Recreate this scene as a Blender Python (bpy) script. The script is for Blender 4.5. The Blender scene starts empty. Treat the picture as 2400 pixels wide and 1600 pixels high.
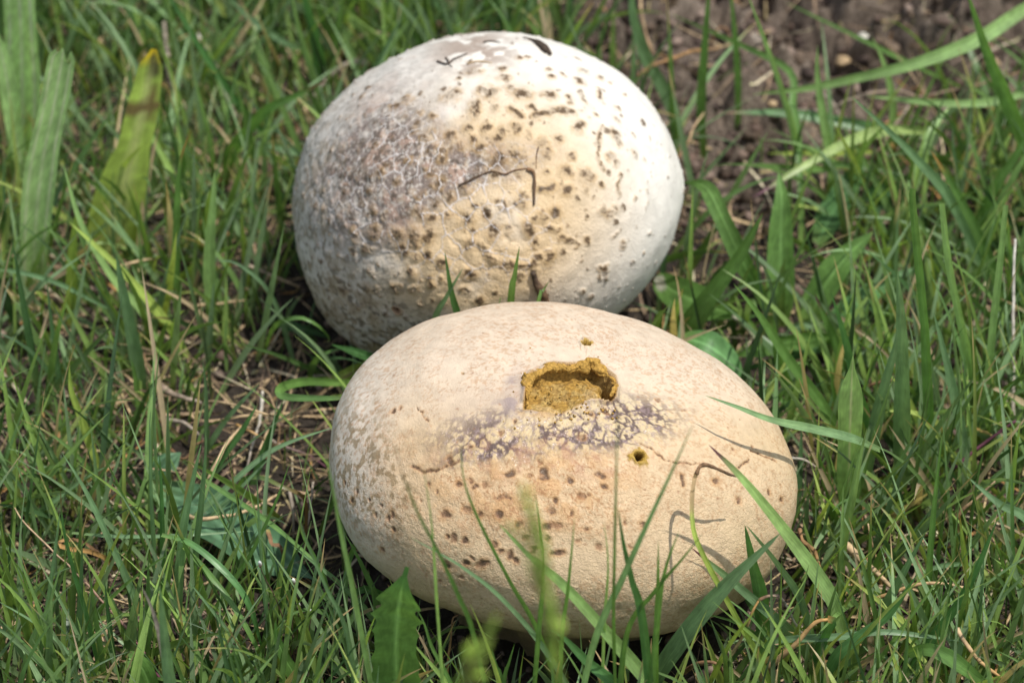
import bpy, math, random
import numpy as np
from mathutils import Vector

rng = np.random.default_rng(7)
random.seed(7)
R = math.radians
SC = bpy.context.scene
COL = SC.collection

# ------------------------------------------------------------------ camera
PITCH = R(40.0)
DIST = 1.2
LENS = 159.0
K = 2400.0 * LENS / 36.0                      # photograph pixels per unit of ray slope
FWD = np.array([0.0, math.cos(PITCH), -math.sin(PITCH)])
UP = np.array([0.0, math.sin(PITCH), math.cos(PITCH)])
RT = np.array([1.0, 0.0, 0.0])
CAM = np.array([0.0, 0.0, 0.02]) - FWD * DIST
cd = bpy.data.cameras.new('camera')
cam = bpy.data.objects.new('camera', cd)
COL.objects.link(cam)
cam.location = CAM
cam.rotation_euler = (math.pi / 2 - PITCH, 0, 0)
cd.lens = LENS
cd.sensor_width = 36.0
cd.clip_start = 0.01
cd.clip_end = 200.0
cd.dof.use_dof = True
cd.dof.focus_distance = 1.112
cd.dof.aperture_fstop = 16.0
SC.camera = cam

# ------------------------------------------------------------------ sky and sun
SUN = np.array([0.33, -0.03, 0.92]); SUN = SUN / np.linalg.norm(SUN)
w = bpy.data.worlds.new('World'); SC.world = w; w.use_nodes = True
nt = w.node_tree; nt.nodes.clear()
sky = nt.nodes.new('ShaderNodeTexSky'); sky.sky_type = 'NISHITA'; sky.sun_disc = False
sky.sun_elevation = math.asin(SUN[2]); sky.sun_rotation = math.atan2(SUN[0], SUN[1])
bg = nt.nodes.new('ShaderNodeBackground'); bg.inputs['Strength'].default_value = 0.15
wo = nt.nodes.new('ShaderNodeOutputWorld')
hs = nt.nodes.new('ShaderNodeHueSaturation'); hs.inputs['Saturation'].default_value = 0.55      # thin bright haze in the sky
nt.links.new(sky.outputs[0], hs.inputs['Color']); nt.links.new(hs.outputs[0], bg.inputs[0]); nt.links.new(bg.outputs[0], wo.inputs[0])
sl = bpy.data.lights.new('sun', 'SUN'); sl.energy = 3.75; sl.angle = R(0.7); sl.color = (1.0, 0.96, 0.89)
so = bpy.data.objects.new('sun', sl); COL.objects.link(so)
so.rotation_euler = Vector(SUN).to_track_quat('Z', 'Y').to_euler(); so.location = (0.6, -0.2, 1.2)
SC.view_settings.view_transform = 'Standard'
try: SC.view_settings.look = 'None'
except Exception: pass
SC.view_settings.exposure = 0.18; SC.view_settings.gamma = 1.0
SC.view_settings.use_curve_mapping = False
SC.render.engine = 'CYCLES'
SC.cycles.use_denoising = True
SC.cycles.max_bounces = 6; SC.cycles.transparent_max_bounces = 4; SC.cycles.transmission_bounces = 3

# ------------------------------------------------------------------ numeric helpers
def nz(v): return v / np.maximum(np.linalg.norm(v, axis=-1, keepdims=True), 1e-12)
def sstep(a, b, x):
    t = np.clip((x - a) / (b - a), 0, 1); return t * t * (3 - 2 * t)
def ray(px, py): return FWD + RT * ((px - 1200) / K) + UP * ((800 - py) / K)
def on_z(px, py, z):
    d = ray(px, py); return CAM + d * ((z - CAM[2]) / d[2])
def proj(P):
    q = P - CAM; f = q @ FWD
    return 1200 + K * (q @ RT) / f, 800 - K * (q @ UP) / f
def hsh(ix, iy, iz, seed):
    with np.errstate(over='ignore'):
        h = ix.astype(np.uint32) * np.uint32(374761393) + iy.astype(np.uint32) * np.uint32(668265263) + iz.astype(np.uint32) * np.uint32(2246822519) + np.uint32((seed * 97531 + 11) & 0xffffffff)
        h = (h ^ (h >> np.uint32(13))) * np.uint32(1274126177)
        h = (h ^ (h >> np.uint32(15))) * np.uint32(2246822519)
        h = h ^ (h >> np.uint32(16))
    return h.astype(np.float64) / 4294967295.0
def vnoise(P, seed=0):
    F = np.floor(P); f = P - F; f = f * f * (3 - 2 * f); I = F.astype(np.int64) + 100000
    out = 0
    for dx in (0, 1):
        wx = f[:, 0] if dx else 1 - f[:, 0]
        for dy in (0, 1):
            wy = f[:, 1] if dy else 1 - f[:, 1]
            for dz in (0, 1):
                wz = f[:, 2] if dz else 1 - f[:, 2]
                out = out + wx * wy * wz * hsh(I[:, 0] + dx, I[:, 1] + dy, I[:, 2] + dz, seed)
    return out
def fbm(P, seed=0, octv=4, gain=0.5):
    a, s, o = 1.0, 0.0, 0.0
    for k in range(octv):
        o = o + a * vnoise(P, seed + 31 * k); s += a; a *= gain; P = P * 2.03 + 7.1
    return o / s
def st_(x, k=1.9): return np.clip(0.5 + (x - 0.5) * k, 0, 1)
def mixc(c, col, m): return c * (1 - m[:, None]) + np.array(col)[None, :] * m[:, None]
def inside(px, py, poly):
    poly = np.array(poly, float); r = np.zeros(len(px), bool); n = len(poly)
    for i in range(n):
        x1, y1 = poly[i]; x2, y2 = poly[(i + 1) % n]
        c = ((y1 > py) != (y2 > py)); xx = (x2 - x1) * (py - y1) / (y2 - y1 + 1e-12) + x1
        r ^= c & (px < xx)
    return r
def segdist(px, py, poly, closed=False):
    poly = np.array(poly, float); n = len(poly); D = np.full(len(px), 1e9)
    for i in range(n if closed else n - 1):
        a = poly[i]; b = poly[(i + 1) % n]; ab = b - a
        t = np.clip(((px - a[0]) * ab[0] + (py - a[1]) * ab[1]) / (ab @ ab + 1e-9), 0, 1)
        D = np.minimum(D, np.hypot(px - a[0] - t * ab[0], py - a[1] - t * ab[1]))
    return D

# ------------------------------------------------------------------ mesh helpers
def mesh_from(name, V, Q=None, T=None, col=None, gr=None, smooth=True):
    me = bpy.data.meshes.new(name)
    nq = 0 if Q is None else len(Q); ntr = 0 if T is None else len(T)
    me.vertices.add(len(V)); me.vertices.foreach_set('co', np.asarray(V, np.float32).ravel())
    me.loops.add(nq * 4 + ntr * 3); me.polygons.add(nq + ntr)
    idx = []
    if nq: idx.append(np.asarray(Q, np.int32).ravel())
    if ntr: idx.append(np.asarray(T, np.int32).ravel())
    me.loops.foreach_set('vertex_index', np.concatenate(idx))
    st = np.concatenate([np.arange(nq) * 4, nq * 4 + np.arange(ntr) * 3]).astype(np.int32)
    me.polygons.foreach_set('loop_start', st)
    me.polygons.foreach_set('use_smooth', np.full(nq + ntr, smooth))
    me.update(calc_edges=True); me.validate()
    if col is not None:
        a = me.attributes.new('Col', 'FLOAT_COLOR', 'POINT')
        c = np.ones((len(V), 4), np.float32); c[:, :col.shape[1]] = col; a.data.foreach_set('color', c.ravel())
    if gr is not None:
        a = me.attributes.new('gr', 'FLOAT_VECTOR', 'POINT'); a.data.foreach_set('vector', np.asarray(gr, np.float32).ravel())
    return me
def obj(name, me, mat, parent=None, label=None, cat=None, group=None, kind=None):
    o = bpy.data.objects.new(name, me); COL.objects.link(o)
    if mat is not None and me is not None and len(me.materials) == 0: me.materials.append(mat)
    if parent is not None: o.parent = parent
    if label: o['label'] = label
    if cat: o['category'] = cat
    if group: o['group'] = group
    if kind: o['kind'] = kind
    return o
def shift(o, p):
    """put the origin of a mesh object at p, keeping its shape where it stands"""
    me = o.data; n = len(me.vertices); a = np.empty(n * 3, np.float32)
    me.vertices.foreach_get('co', a); a = a.reshape(-1, 3) - np.asarray(p, np.float32)
    me.vertices.foreach_set('co', a.ravel()); me.update(); o.location = p

# ------------------------------------------------------------------ materials
def newmat(name):
    m = bpy.data.materials.new(name); m.use_nodes = True; n = m.node_tree; n.nodes.clear()
    return m, n, n.nodes.new, n.links.new
def leaf_mat(name, trans=0.3, rough=0.38, streak=0.4, spec=0.5, bump=0.00008):
    m, n, N, L = newmat(name)
    at = N('ShaderNodeAttribute'); at.attribute_name = 'Col'
    g = N('ShaderNodeAttribute'); g.attribute_name = 'gr'
    mp = N('ShaderNodeMapping'); mp.inputs['Scale'].default_value = (7, 260, 13); L(g.outputs['Vector'], mp.inputs[0])
    no = N('ShaderNodeTexNoise'); no.inputs['Scale'].default_value = 1.0; no.inputs['Detail'].default_value = 3; L(mp.outputs[0], no.inputs[0])
    tc = N('ShaderNodeTexCoord')
    n2 = N('ShaderNodeTexNoise'); n2.inputs['Scale'].default_value = 190; n2.inputs['Detail'].default_value = 3; L(tc.outputs['Object'], n2.inputs[0])
    ad = N('ShaderNodeMath'); ad.operation = 'ADD'; L(no.outputs[0], ad.inputs[0]); L(n2.outputs[0], ad.inputs[1])
    mr = N('ShaderNodeMapRange'); mr.inputs[1].default_value = 0.6; mr.inputs[2].default_value = 1.4
    mr.inputs[3].default_value = 1 - streak; mr.inputs[4].default_value = 1 + streak; L(ad.outputs[0], mr.inputs[0])
    vm = N('ShaderNodeVectorMath'); vm.operation = 'SCALE'; L(at.outputs['Color'], vm.inputs[0]); L(mr.outputs[0], vm.inputs['Scale'])
    bs = N('ShaderNodeBsdfPrincipled'); L(vm.outputs[0], bs.inputs['Base Color'])
    bs.inputs['Roughness'].default_value = rough; bs.inputs['Specular IOR Level'].default_value = spec
    bu = N('ShaderNodeBump'); bu.inputs['Strength'].default_value = 0.5; bu.inputs['Distance'].default_value = bump
    L(ad.outputs[0], bu.inputs['Height']); L(bu.outputs[0], bs.inputs['Normal'])
    tr = N('ShaderNodeBsdfTranslucent')
    tm = N('ShaderNodeVectorMath'); tm.operation = 'MULTIPLY'; tm.inputs[1].default_value = (1.7, 1.75, 0.8); L(vm.outputs[0], tm.inputs[0]); L(tm.outputs[0], tr.inputs[0])
    mx = N('ShaderNodeMixShader'); mx.inputs[0].default_value = trans
    L(bs.outputs[0], mx.inputs[1]); L(tr.outputs[0], mx.inputs[2])
    o = N('ShaderNodeOutputMaterial'); L(mx.outputs[0], o.inputs[0]); return m
def dry_mat(name, rough=0.75, streak=0.4, scale=500, bump=0.0001):
    m, n, N, L = newmat(name)
    at = N('ShaderNodeAttribute'); at.attribute_name = 'Col'
    tc = N('ShaderNodeTexCoord')
    n2 = N('ShaderNodeTexNoise'); n2.inputs['Scale'].default_value = scale; n2.inputs['Detail'].default_value = 5; L(tc.outputs['Object'], n2.inputs[0])
    mr = N('ShaderNodeMapRange'); mr.inputs[1].default_value = 0.3; mr.inputs[2].default_value = 0.7
    mr.inputs[3].default_value = 1 - streak; mr.inputs[4].default_value = 1 + streak; L(n2.outputs[0], mr.inputs[0])
    vm = N('ShaderNodeVectorMath'); vm.operation = 'SCALE'; L(at.outputs['Color'], vm.inputs[0]); L(mr.outputs[0], vm.inputs['Scale'])
    bs = N('ShaderNodeBsdfPrincipled'); L(vm.outputs[0], bs.inputs['Base Color']); bs.inputs['Roughness'].default_value = rough
    bs.inputs['Specular IOR Level'].default_value = 0.25
    bu = N('ShaderNodeBump'); bu.inputs['Strength'].default_value = 0.7; bu.inputs['Distance'].default_value = bump
    L(n2.outputs[0], bu.inputs['Height']); L(bu.outputs[0], bs.inputs['Normal'])
    o = N('ShaderNodeOutputMaterial'); L(bs.outputs[0], o.inputs[0]); return m
def skin_mat(name, grain=1400, gs=0.6, dist=0.00022, rough=0.55):
    """puffball skin: pigment and some painted shade from the mesh, leathery grain and fine speckle from noise"""
    m, n, N, L = newmat(name)
    at = N('ShaderNodeAttribute'); at.attribute_name = 'Col'
    g = N('ShaderNodeAttribute'); g.attribute_name = 'gr'       # x wetness, y grain amount
    sp = N('ShaderNodeSeparateXYZ'); L(g.outputs['Vector'], sp.inputs[0])
    tc = N('ShaderNodeTexCoord')
    n1 = N('ShaderNodeTexNoise'); n1.inputs['Scale'].default_value = grain; n1.inputs['Detail'].default_value = 3; n1.inputs['Roughness'].default_value = 0.6
    n1.inputs['Distortion'].default_value = 0.8; L(tc.outputs['Object'], n1.inputs[0])
    n2 = N('ShaderNodeTexNoise'); n2.inputs['Scale'].default_value = grain * 0.22; n2.inputs['Detail'].default_value = 6; L(tc.outputs['Object'], n2.inputs[0])
    mr = N('ShaderNodeMapRange'); mr.inputs[1].default_value = 0.3; mr.inputs[2].default_value = 0.7; mr.inputs[3].default_value = 0.9; mr.inputs[4].default_value = 1.08; L(n2.outputs[0], mr.inputs[0])
    vm = N('ShaderNodeVectorMath'); vm.operation = 'SCALE'; L(at.outputs['Color'], vm.inputs[0]); L(mr.outputs[0], vm.inputs['Scale'])
    bs = N('ShaderNodeBsdfPrincipled'); L(vm.outputs[0], bs.inputs['Base Color'])
    rr = N('ShaderNodeMapRange'); rr.inputs[3].default_value = rough; rr.inputs[4].default_value = 0.16; L(sp.outputs[0], rr.inputs[0]); L(rr.outputs[0], bs.inputs['Roughness'])
    bs.inputs['Specular IOR Level'].default_value = 0.35
    mm = N('ShaderNodeMath'); mm.operation = 'MULTIPLY'; L(n1.outputs[0], mm.inputs[0]); L(sp.outputs[1], mm.inputs[1])
    bu = N('ShaderNodeBump'); bu.inputs['Strength'].default_value = gs; bu.inputs['Distance'].default_value = dist
    L(mm.outputs[0], bu.inputs['Height']); L(bu.outputs[0], bs.inputs['Normal'])
    o = N('ShaderNodeOutputMaterial'); L(bs.outputs[0], o.inputs[0]); return m
def soil_mat():
    m, n, N, L = newmat('dark_crumbly_soil')
    tc = N('ShaderNodeTexCoord')
    n1 = N('ShaderNodeTexNoise'); n1.inputs['Scale'].default_value = 60; n1.inputs['Detail'].default_value = 8; L(tc.outputs['Object'], n1.inputs[0])
    n2 = N('ShaderNodeTexNoise'); n2.inputs['Scale'].default_value = 700; n2.inputs['Detail'].default_value = 6; n2.inputs['Roughness'].default_value = 0.7; L(tc.outputs['Object'], n2.inputs[0])
    cr = N('ShaderNodeValToRGB'); e = cr.color_ramp.elements
    e[0].position = 0.32; e[0].color = (0.045, 0.030, 0.024, 1); e[1].position = 0.72; e[1].color = (0.36, 0.29, 0.225, 1)
    k = e.new(0.52); k.color = (0.15, 0.118, 0.092, 1)
    ad = N('ShaderNodeMath'); ad.operation = 'ADD'; ad.inputs[1].default_value = 0
    mu = N('ShaderNodeMath'); mu.operation = 'MULTIPLY_ADD'; mu.inputs[1].default_value = 0.6; L(n2.outputs[0], mu.inputs[0])
    m2 = N('ShaderNodeMath'); m2.operation = 'MULTIPLY'; m2.inputs[1].default_value = 0.4; L(n1.outputs[0], m2.inputs[0]); L(m2.outputs[0], mu.inputs[2])
    L(mu.outputs[0], cr.inputs[0])
    at = N('ShaderNodeAttribute'); at.attribute_name = 'Col'
    vm = N('ShaderNodeVectorMath'); vm.operation = 'MULTIPLY'; L(cr.outputs[0], vm.inputs[0]); L(at.outputs['Color'], vm.inputs[1])
    bs = N('ShaderNodeBsdfPrincipled'); L(vm.outputs[0], bs.inputs['Base Color']); bs.inputs['Roughness'].default_value = 0.9; bs.inputs['Specular IOR Level'].default_value = 0.2
    bu = N('ShaderNodeBump'); bu.inputs['Strength'].default_value = 1.0; bu.inputs['Distance'].default_value = 0.0012
    L(n2.outputs[0], bu.inputs['Height']); L(bu.outputs[0], bs.inputs['Normal'])
    o = N('ShaderNodeOutputMaterial'); L(bs.outputs[0], o.inputs[0]); return m
M_LEAF = leaf_mat('fresh_grass_leaf')
M_BROAD = leaf_mat('broad_leaf', trans=0.28, rough=0.5, streak=0.25, spec=0.35)
M_DRY = dry_mat('dry_straw')
M_WOOD = dry_mat('dead_twig_bark', rough=0.85, streak=0.5, scale=900, bump=0.0003)
M_STONE = dry_mat('pale_pebble', rough=0.8, streak=0.45, scale=420, bump=0.0004)
M_SKIN_F = skin_mat('cream_puffball_skin', grain=1500, gs=1.0, dist=0.0005, rough=0.5)
M_SKIN_B = skin_mat('white_puffball_skin', grain=1300, gs=1.0, dist=0.0004, rough=0.52)
M_SPORE = dry_mat('mustard_spore_mass', rough=0.95, streak=0.35, scale=1500, bump=0.0006)
M_SOIL = soil_mat()

# ------------------------------------------------------------------ ground
MOUND = on_z(1950, 60, 0)
def gh(x, y):
    P = np.stack([x * 45, y * 45, np.zeros_like(x)], 1)
    g = (fbm(P, 3, 4) - 0.5) * 0.007
    q = ((x - MOUND[0]) / 0.085) ** 2 + ((y - MOUND[1]) / 0.06) ** 2
    lump = fbm(np.stack([x * 120, y * 120, np.zeros_like(x)], 1), 9, 4)
    near = np.exp(-q * 0.8)
    g = g + near * 0.016 * (np.abs(fbm(np.stack([x * 75, y * 75, np.zeros_like(x)], 1), 19, 3) - 0.5) * 4 - 0.5)
    g = g + near * (0.016 + (lump - 0.5) * 0.036)
    # a narrow overhung crack through the mound
    c = on_z(1850, 170, 0); d = on_z(2330, 290, 0); ab = d[:2] - c[:2]
    t = np.clip(((x - c[0]) * ab[0] + (y - c[1]) * ab[1]) / (ab @ ab), 0, 1)
    dd = np.hypot(x - c[0] - t * ab[0], (y - c[1] - t * ab[1]))
    g = g - 0.020 * np.exp(-(dd / 0.007) ** 2) 
    return g
def gh1(p):
    return float(gh(np.array([p[0]]), np.array([p[1]]))[0])
def axis(lo, hi, flo, fhi, step, coarse):
    a = np.arange(flo, fhi, step); L_ = []; x = flo; s = step
    while x > lo: s *= coarse; x -= s; L_.append(x)
    H_ = []; x = a[-1]; s = step
    while x < hi: s *= coarse; x += s; H_.append(x)
    return np.array(L_[::-1] + list(a) + H_)
gx = axis(-40, 40, -0.17, 0.17, 0.0008, 1.25); gy = axis(-40, 60, -0.16, 0.21, 0.0009, 1.25)
X, Y = np.meshgrid(gx, gy); X = X.ravel(); Y = Y.ravel(); Z = gh(X, Y)
Z = Z + (fbm(np.stack([X * 420, Y * 420, X * 0], 1), 5, 3) - 0.5) * 0.0026 * (np.abs(X) < 0.3)
qq = ((X - MOUND[0]) / 0.085) ** 2 + ((Y - MOUND[1]) / 0.06) ** 2
Z = Z + np.exp(-qq * 0.5) * ((fbm(np.stack([X * 300, Y * 300, X * 0], 1), 15, 4, 0.65) - 0.5) * 0.007 + (fbm(np.stack([X * 800, Y * 800, X * 0], 1), 16, 2) - 0.5) * 0.0015)
nx, ny = len(gx), len(gy)
I = np.arange(nx * ny).reshape(ny, nx)
Q = np.stack([I[:-1, :-1], I[:-1, 1:], I[1:, 1:], I[1:, :-1]], -1).reshape(-1, 4)
px_, py_ = proj(np.stack([X, Y, Z], 1))
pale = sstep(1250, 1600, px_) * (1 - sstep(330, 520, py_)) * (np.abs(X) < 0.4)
gc = np.ones((len(X), 3)) * (0.28 + 1.0 * pale)[:, None]  # soil outside the bank darkened to paint deeper shade between blades
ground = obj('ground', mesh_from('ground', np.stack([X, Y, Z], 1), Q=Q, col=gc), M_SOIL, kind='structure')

# ------------------------------------------------------------------ puffballs
def rotm(ax, a):
    c, s = math.cos(a), math.sin(a)
    if ax == 'x': return np.array([[1, 0, 0], [0, c, -s], [0, s, c]])
    if ax == 'y': return np.array([[c, 0, s], [0, 1, 0], [-s, 0, c]])
    return np.array([[c, -s, 0], [s, c, 0], [0, 0, 1]])
class Ball:
    def __init__(s, px, py, zc, a, b, c, roll, pitch=0.0):
        s.c = on_z(px, py, zc); s.ax = np.array([a, b, c]); s.M = rotm('y', roll) @ rotm('x', pitch)
    def hit(s, px, py, off=0.0):
        d = ray(px, py); o = s.M.T @ (CAM - s.c) / (s.ax + off); dd = s.M.T @ d / (s.ax + off)
        A = dd @ dd; B = 2 * o @ dd; C = o @ o - 1; D = B * B - 4 * A * C
        if D < 0: D = 0
        return CAM + d * ((-B - math.sqrt(D)) / (2 * A))
    def normal(s, P):
        l = (np.atleast_2d(P) - s.c) @ s.M / s.ax ** 2; return nz(l @ s.M.T)
    def level(s, P): return np.linalg.norm((P - s.c) @ s.M / s.ax, axis=-1)
FB = Ball(1318, 1092, 0.041, 0.0583, 0.0510, 0.0318, R(9))
BB = Ball(1141, 458, 0.040, 0.0522, 0.0495, 0.0395, R(-6))

def ball_grid(B, NLON, NLAT, lump):
    s = np.arange(NLON) / NLON
    k = 0.74; half = R(118)
    phi = np.where(s < k, -half + 2 * half * s / k, half + (2 * math.pi - 2 * half) * (s - k) / (1 - k)) - math.pi / 2
    th = np.linspace(0, math.pi, NLAT)
    PH, TH = np.meshgrid(phi, th)
    d = np.stack([np.sin(TH) * np.cos(PH), np.sin(TH) * np.sin(PH), np.cos(TH)], -1).reshape(-1, 3)
    r = 1 + lump(d)
    P = B.c + (d * B.ax * r[:, None]) @ B.M.T
    I = np.arange(NLON * NLAT).reshape(NLAT, NLON); J = np.roll(I, -1, 1)
    Q = np.stack([I[:-1], I[1:], J[1:], J[:-1]], -1).reshape(-1, 4)
    return d, P, Q
def seeds_on(B, mind, n, rs, PV):
    g = np.random.default_rng(rs); P = PV[g.choice(len(PV), int(n * 1.5), replace=False)]
    keep = []
    arr = np.empty((len(P), 3)); m = 0
    for p in P:
        if m and ((arr[:m] - p) ** 2).sum(1).min() < mind * mind: continue
        arr[m] = p; m += 1
    return arr[:m]
def near2(P, S):
    S = S.astype(np.float32); P = P.astype(np.float32); o1 = np.empty(len(P)); o2 = np.empty(len(P)); oi = np.empty(len(P), int)
    ss = (S * S).sum(1)
    for i in range(0, len(P), 20000):
        q = P[i:i + 20000]; D = (q * q).sum(1)[:, None] + ss - 2 * q @ S.T
        k = np.argpartition(D, 1, axis=1)[:, :2]; v = np.take_along_axis(D, k, 1)
        sw = v[:, 0] > v[:, 1]; v[sw] = v[sw][:, ::-1]; k[sw] = k[sw][:, ::-1]
        o1[i:i + 20000] = np.sqrt(np.maximum(v[:, 0], 0)); o2[i:i + 20000] = np.sqrt(np.maximum(v[:, 1], 0)); oi[i:i + 20000] = k[:, 0]
    return o1, o2, oi
SURF = {}
def surf_lookup(P, N, x, y):
    vis_ = np.nonzero((N @ (-FWD)) > 0.02)[0]; xs, ys = x[vis_], y[vis_]
    return lambda a, b: P[vis_[np.argmin((xs - a) ** 2 + (ys - b) ** 2)]]
def spotfield(P, W, B, spots, conv, seed):
    """P true points, W warped points; spots in zoom pixels -> (field 0..1 core, halo)"""
    core = np.zeros(len(P)); halo = np.zeros(len(P))
    g = np.random.default_rng(seed)
    for sp in spots:
        if isinstance(sp[0], tuple):
            pts, r = sp[0:-1], sp[-1]
        else:
            pts, r = (sp[:2],), sp[2]
        A = [SURF[B](*conv(*p)) for p in pts]
        c = np.mean(A, 0); ext = max(np.linalg.norm(a - c) for a in A) + 0.004
        rr = (r + 1.5) * SPX * g.uniform(0.8, 1.35)
        ix = np.nonzero(np.abs(P - c).max(1) < ext)[0]
        if not len(ix): continue
        q = W[ix]
        if len(A) == 1:
            ang = g.uniform(0, math.pi); st = g.uniform(0.05, 0.5)
            v = np.array([math.cos(ang), math.sin(ang) * 0.7, math.sin(ang) * 0.7])
            A = [c - v * rr * st, c + v * rr * st]
        D = np.full(len(ix), 1.0)
        for a, b in zip(A[:-1], A[1:]):
            ab = b - a; t = np.clip((q - a) @ ab / (ab @ ab + 1e-12), 0, 1)
            D = np.minimum(D, np.linalg.norm(q - a - t[:, None] * ab, axis=1))
        core[ix] = np.maximum(core[ix], 1 - sstep(0.45, 1.05, D / rr)); halo[ix] = np.maximum(halo[ix], 1 - sstep(0.8, 2.1, D / rr))
    return core, halo
def finish(B, name, P, Q, col, wet, grain, N, H, mat, parent, split=None):
    V = P + N * H[:, None]
    V[:, 2] = np.maximum(V[:, 2], -0.004)
    gr = np.stack([wet, grain, wet * 0], 1)
    if split is not None:
        fm = split[Q].all(1)
        outs = []
        for nm, sel, mt in ((name, ~fm, mat), ('spore_mass', fm, M_SPORE)):
            q = Q[sel]; u, inv = np.unique(q, return_inverse=True)
            me = mesh_from(nm, V[u], Q=inv.reshape(-1, 4), col=col[u], gr=gr[u])
            outs.append(obj(nm, me, mt, parent))
        return outs
    u = np.unique(Q)
    return [obj(name, mesh_from(name, V, Q=Q, col=col, gr=gr), mat, parent)]
def pxyl(B, P):
    x, y = proj(P); return x, y
def blob(px, py, cx, cy, rx, ry, ang=0, soft=0.5):
    a = R(ang); dx = px - cx; dy = py - cy
    u = (dx * math.cos(a) + dy * math.sin(a)) / rx; v = (-dx * math.sin(a) + dy * math.cos(a)) / ry
    return 1 - sstep(1 - soft, 1 + soft, np.hypot(u, v))

# --- the white mottled puffball behind
def zb(X, Y): return 650 + X / 1.912, 40 + Y / 1.912
SPX = 1 / 1.912 / 8420 * 1.22
def lump_b(d):
    n = fbm(d * 1.6 + 3, 21, 2) - 0.5
    v = np.array([-0.62, -0.45, -0.62]); w_ = np.exp(-((d - v / np.linalg.norm(v)) ** 2).sum(1) / 0.22)
    return 0.06 * n + 0.022 * (fbm(d * 4, 22, 2) - 0.5) + 0.11 * w_
dB, PB, QB = ball_grid(BB, 760, 400, lump_b)
NB = BB.normal(PB)
bx, by = pxyl(BB, PB)
SURF[BB] = surf_lookup(PB, NB, bx, by)
front = sstep(-0.25, 0.05, NB @ (-FWD))
W1 = PB + 0.0008 * (np.stack([fbm(PB * 800, 41, 3), fbm(PB * 800, 42, 3), fbm(PB * 800, 43, 3)], 1) - 0.5) * 2
Wc = PB + 0.0013 * (np.stack([fbm(PB * 230, 44, 3), fbm(PB * 230, 45, 3), fbm(PB * 230, 46, 3)], 1) - 0.5) * 2
lo = fbm(PB * 60, 50, 4); mid = st_(fbm(PB * 220, 51, 4)); hi = st_(fbm(PB * 700, 52, 3)); vhi = st_(fbm(PB * 1700, 53, 2), 1.4)
m_yel = np.clip(blob(bx, by, 1170, 470, 270, 250, 15, 0.55) + blob(bx, by, 1000, 640, 230, 110, -10, 0.6) * 0.8, 0, 1) * sstep(0.25, 0.6, lo + 0.15)
m_brn = np.clip(blob(bx, by, 925, 200, 120, 60, -35, 0.8) * 0.28 + blob(bx, by, 840, 330, 110, 60, -50, 0.8) * 0.4 + blob(bx, by, 905, 445, 150, 105, -22, 0.7) + blob(bx, by, 1060, 400, 170, 48, -10, 0.7) * 0.9 + blob(bx, by, 940, 330, 120, 80, -30, 0.7) * 0.5, 0, 1)
m_brn = m_brn * sstep(0.22, 0.5, fbm(PB * 130, 54, 4) + 0.14 + 0.2 * m_brn)
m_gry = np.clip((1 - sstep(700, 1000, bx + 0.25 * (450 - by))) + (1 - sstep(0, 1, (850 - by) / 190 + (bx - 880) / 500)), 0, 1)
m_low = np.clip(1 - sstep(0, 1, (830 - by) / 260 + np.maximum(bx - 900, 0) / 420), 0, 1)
c = np.tile(np.array([0.77, 0.745, 0.69]), (len(PB), 1))
c = mixc(c, (0.67, 0.50, 0.29), m_yel * 0.95)
c = mixc(c, (0.50, 0.465, 0.43), np.clip(m_gry, 0, 1) * 0.6)  # grey mottling on the left, with the shade there put into the colour
c = mixc(c, (0.46, 0.38, 0.27), m_low * 0.8 * sstep(0.35, 0.6, mid))  # warm light bounced off dry grass put into the lower edge's tan
c = mixc(c, (0.22, 0.175, 0.155), np.clip(m_brn * (0.55 + 0.9 * st_(fbm(PB * 420, 64, 4), 2.2)), 0, 0.95))
c = mixc(c, (0.46, 0.30, 0.22), m_brn * sstep(0.52, 0.7, mid) * 0.55)
c = mixc(c, (0.10, 0.075, 0.055), m_brn * sstep(0.54, 0.70, hi) * 0.8)
c = mixc(c, (0.70, 0.66, 0.60), m_brn * sstep(0.60, 0.72, vhi) * 0.5)
H = np.zeros(len(PB))
S = seeds_on(BB, 0.0035, 5000, 5, PB)
e1, e2, ei = near2(Wc, S); edge = e2 - e1
net = np.clip(m_brn + blob(bx, by, 1010, 500, 260, 150, 10, 0.5) * 0.7 + blob(bx, by, 1150, 560, 130, 90, 0, 0.6) * .5, 0, 1)
ridge = (1 - sstep(0.00008, 0.00036, edge)) * net * sstep(0.38, 0.5, fbm(PB * 150, 57, 2) + 0.06)
H += 0.00013 * ridge - 0.00016 * (1 - sstep(0.0006, 0.0016, edge)) * net * (1 - ridge)
cell = (1 - sstep(0.0, 0.0021, e1)) * net
H += 0.0003 * cell * (1 - m_brn)
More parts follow.
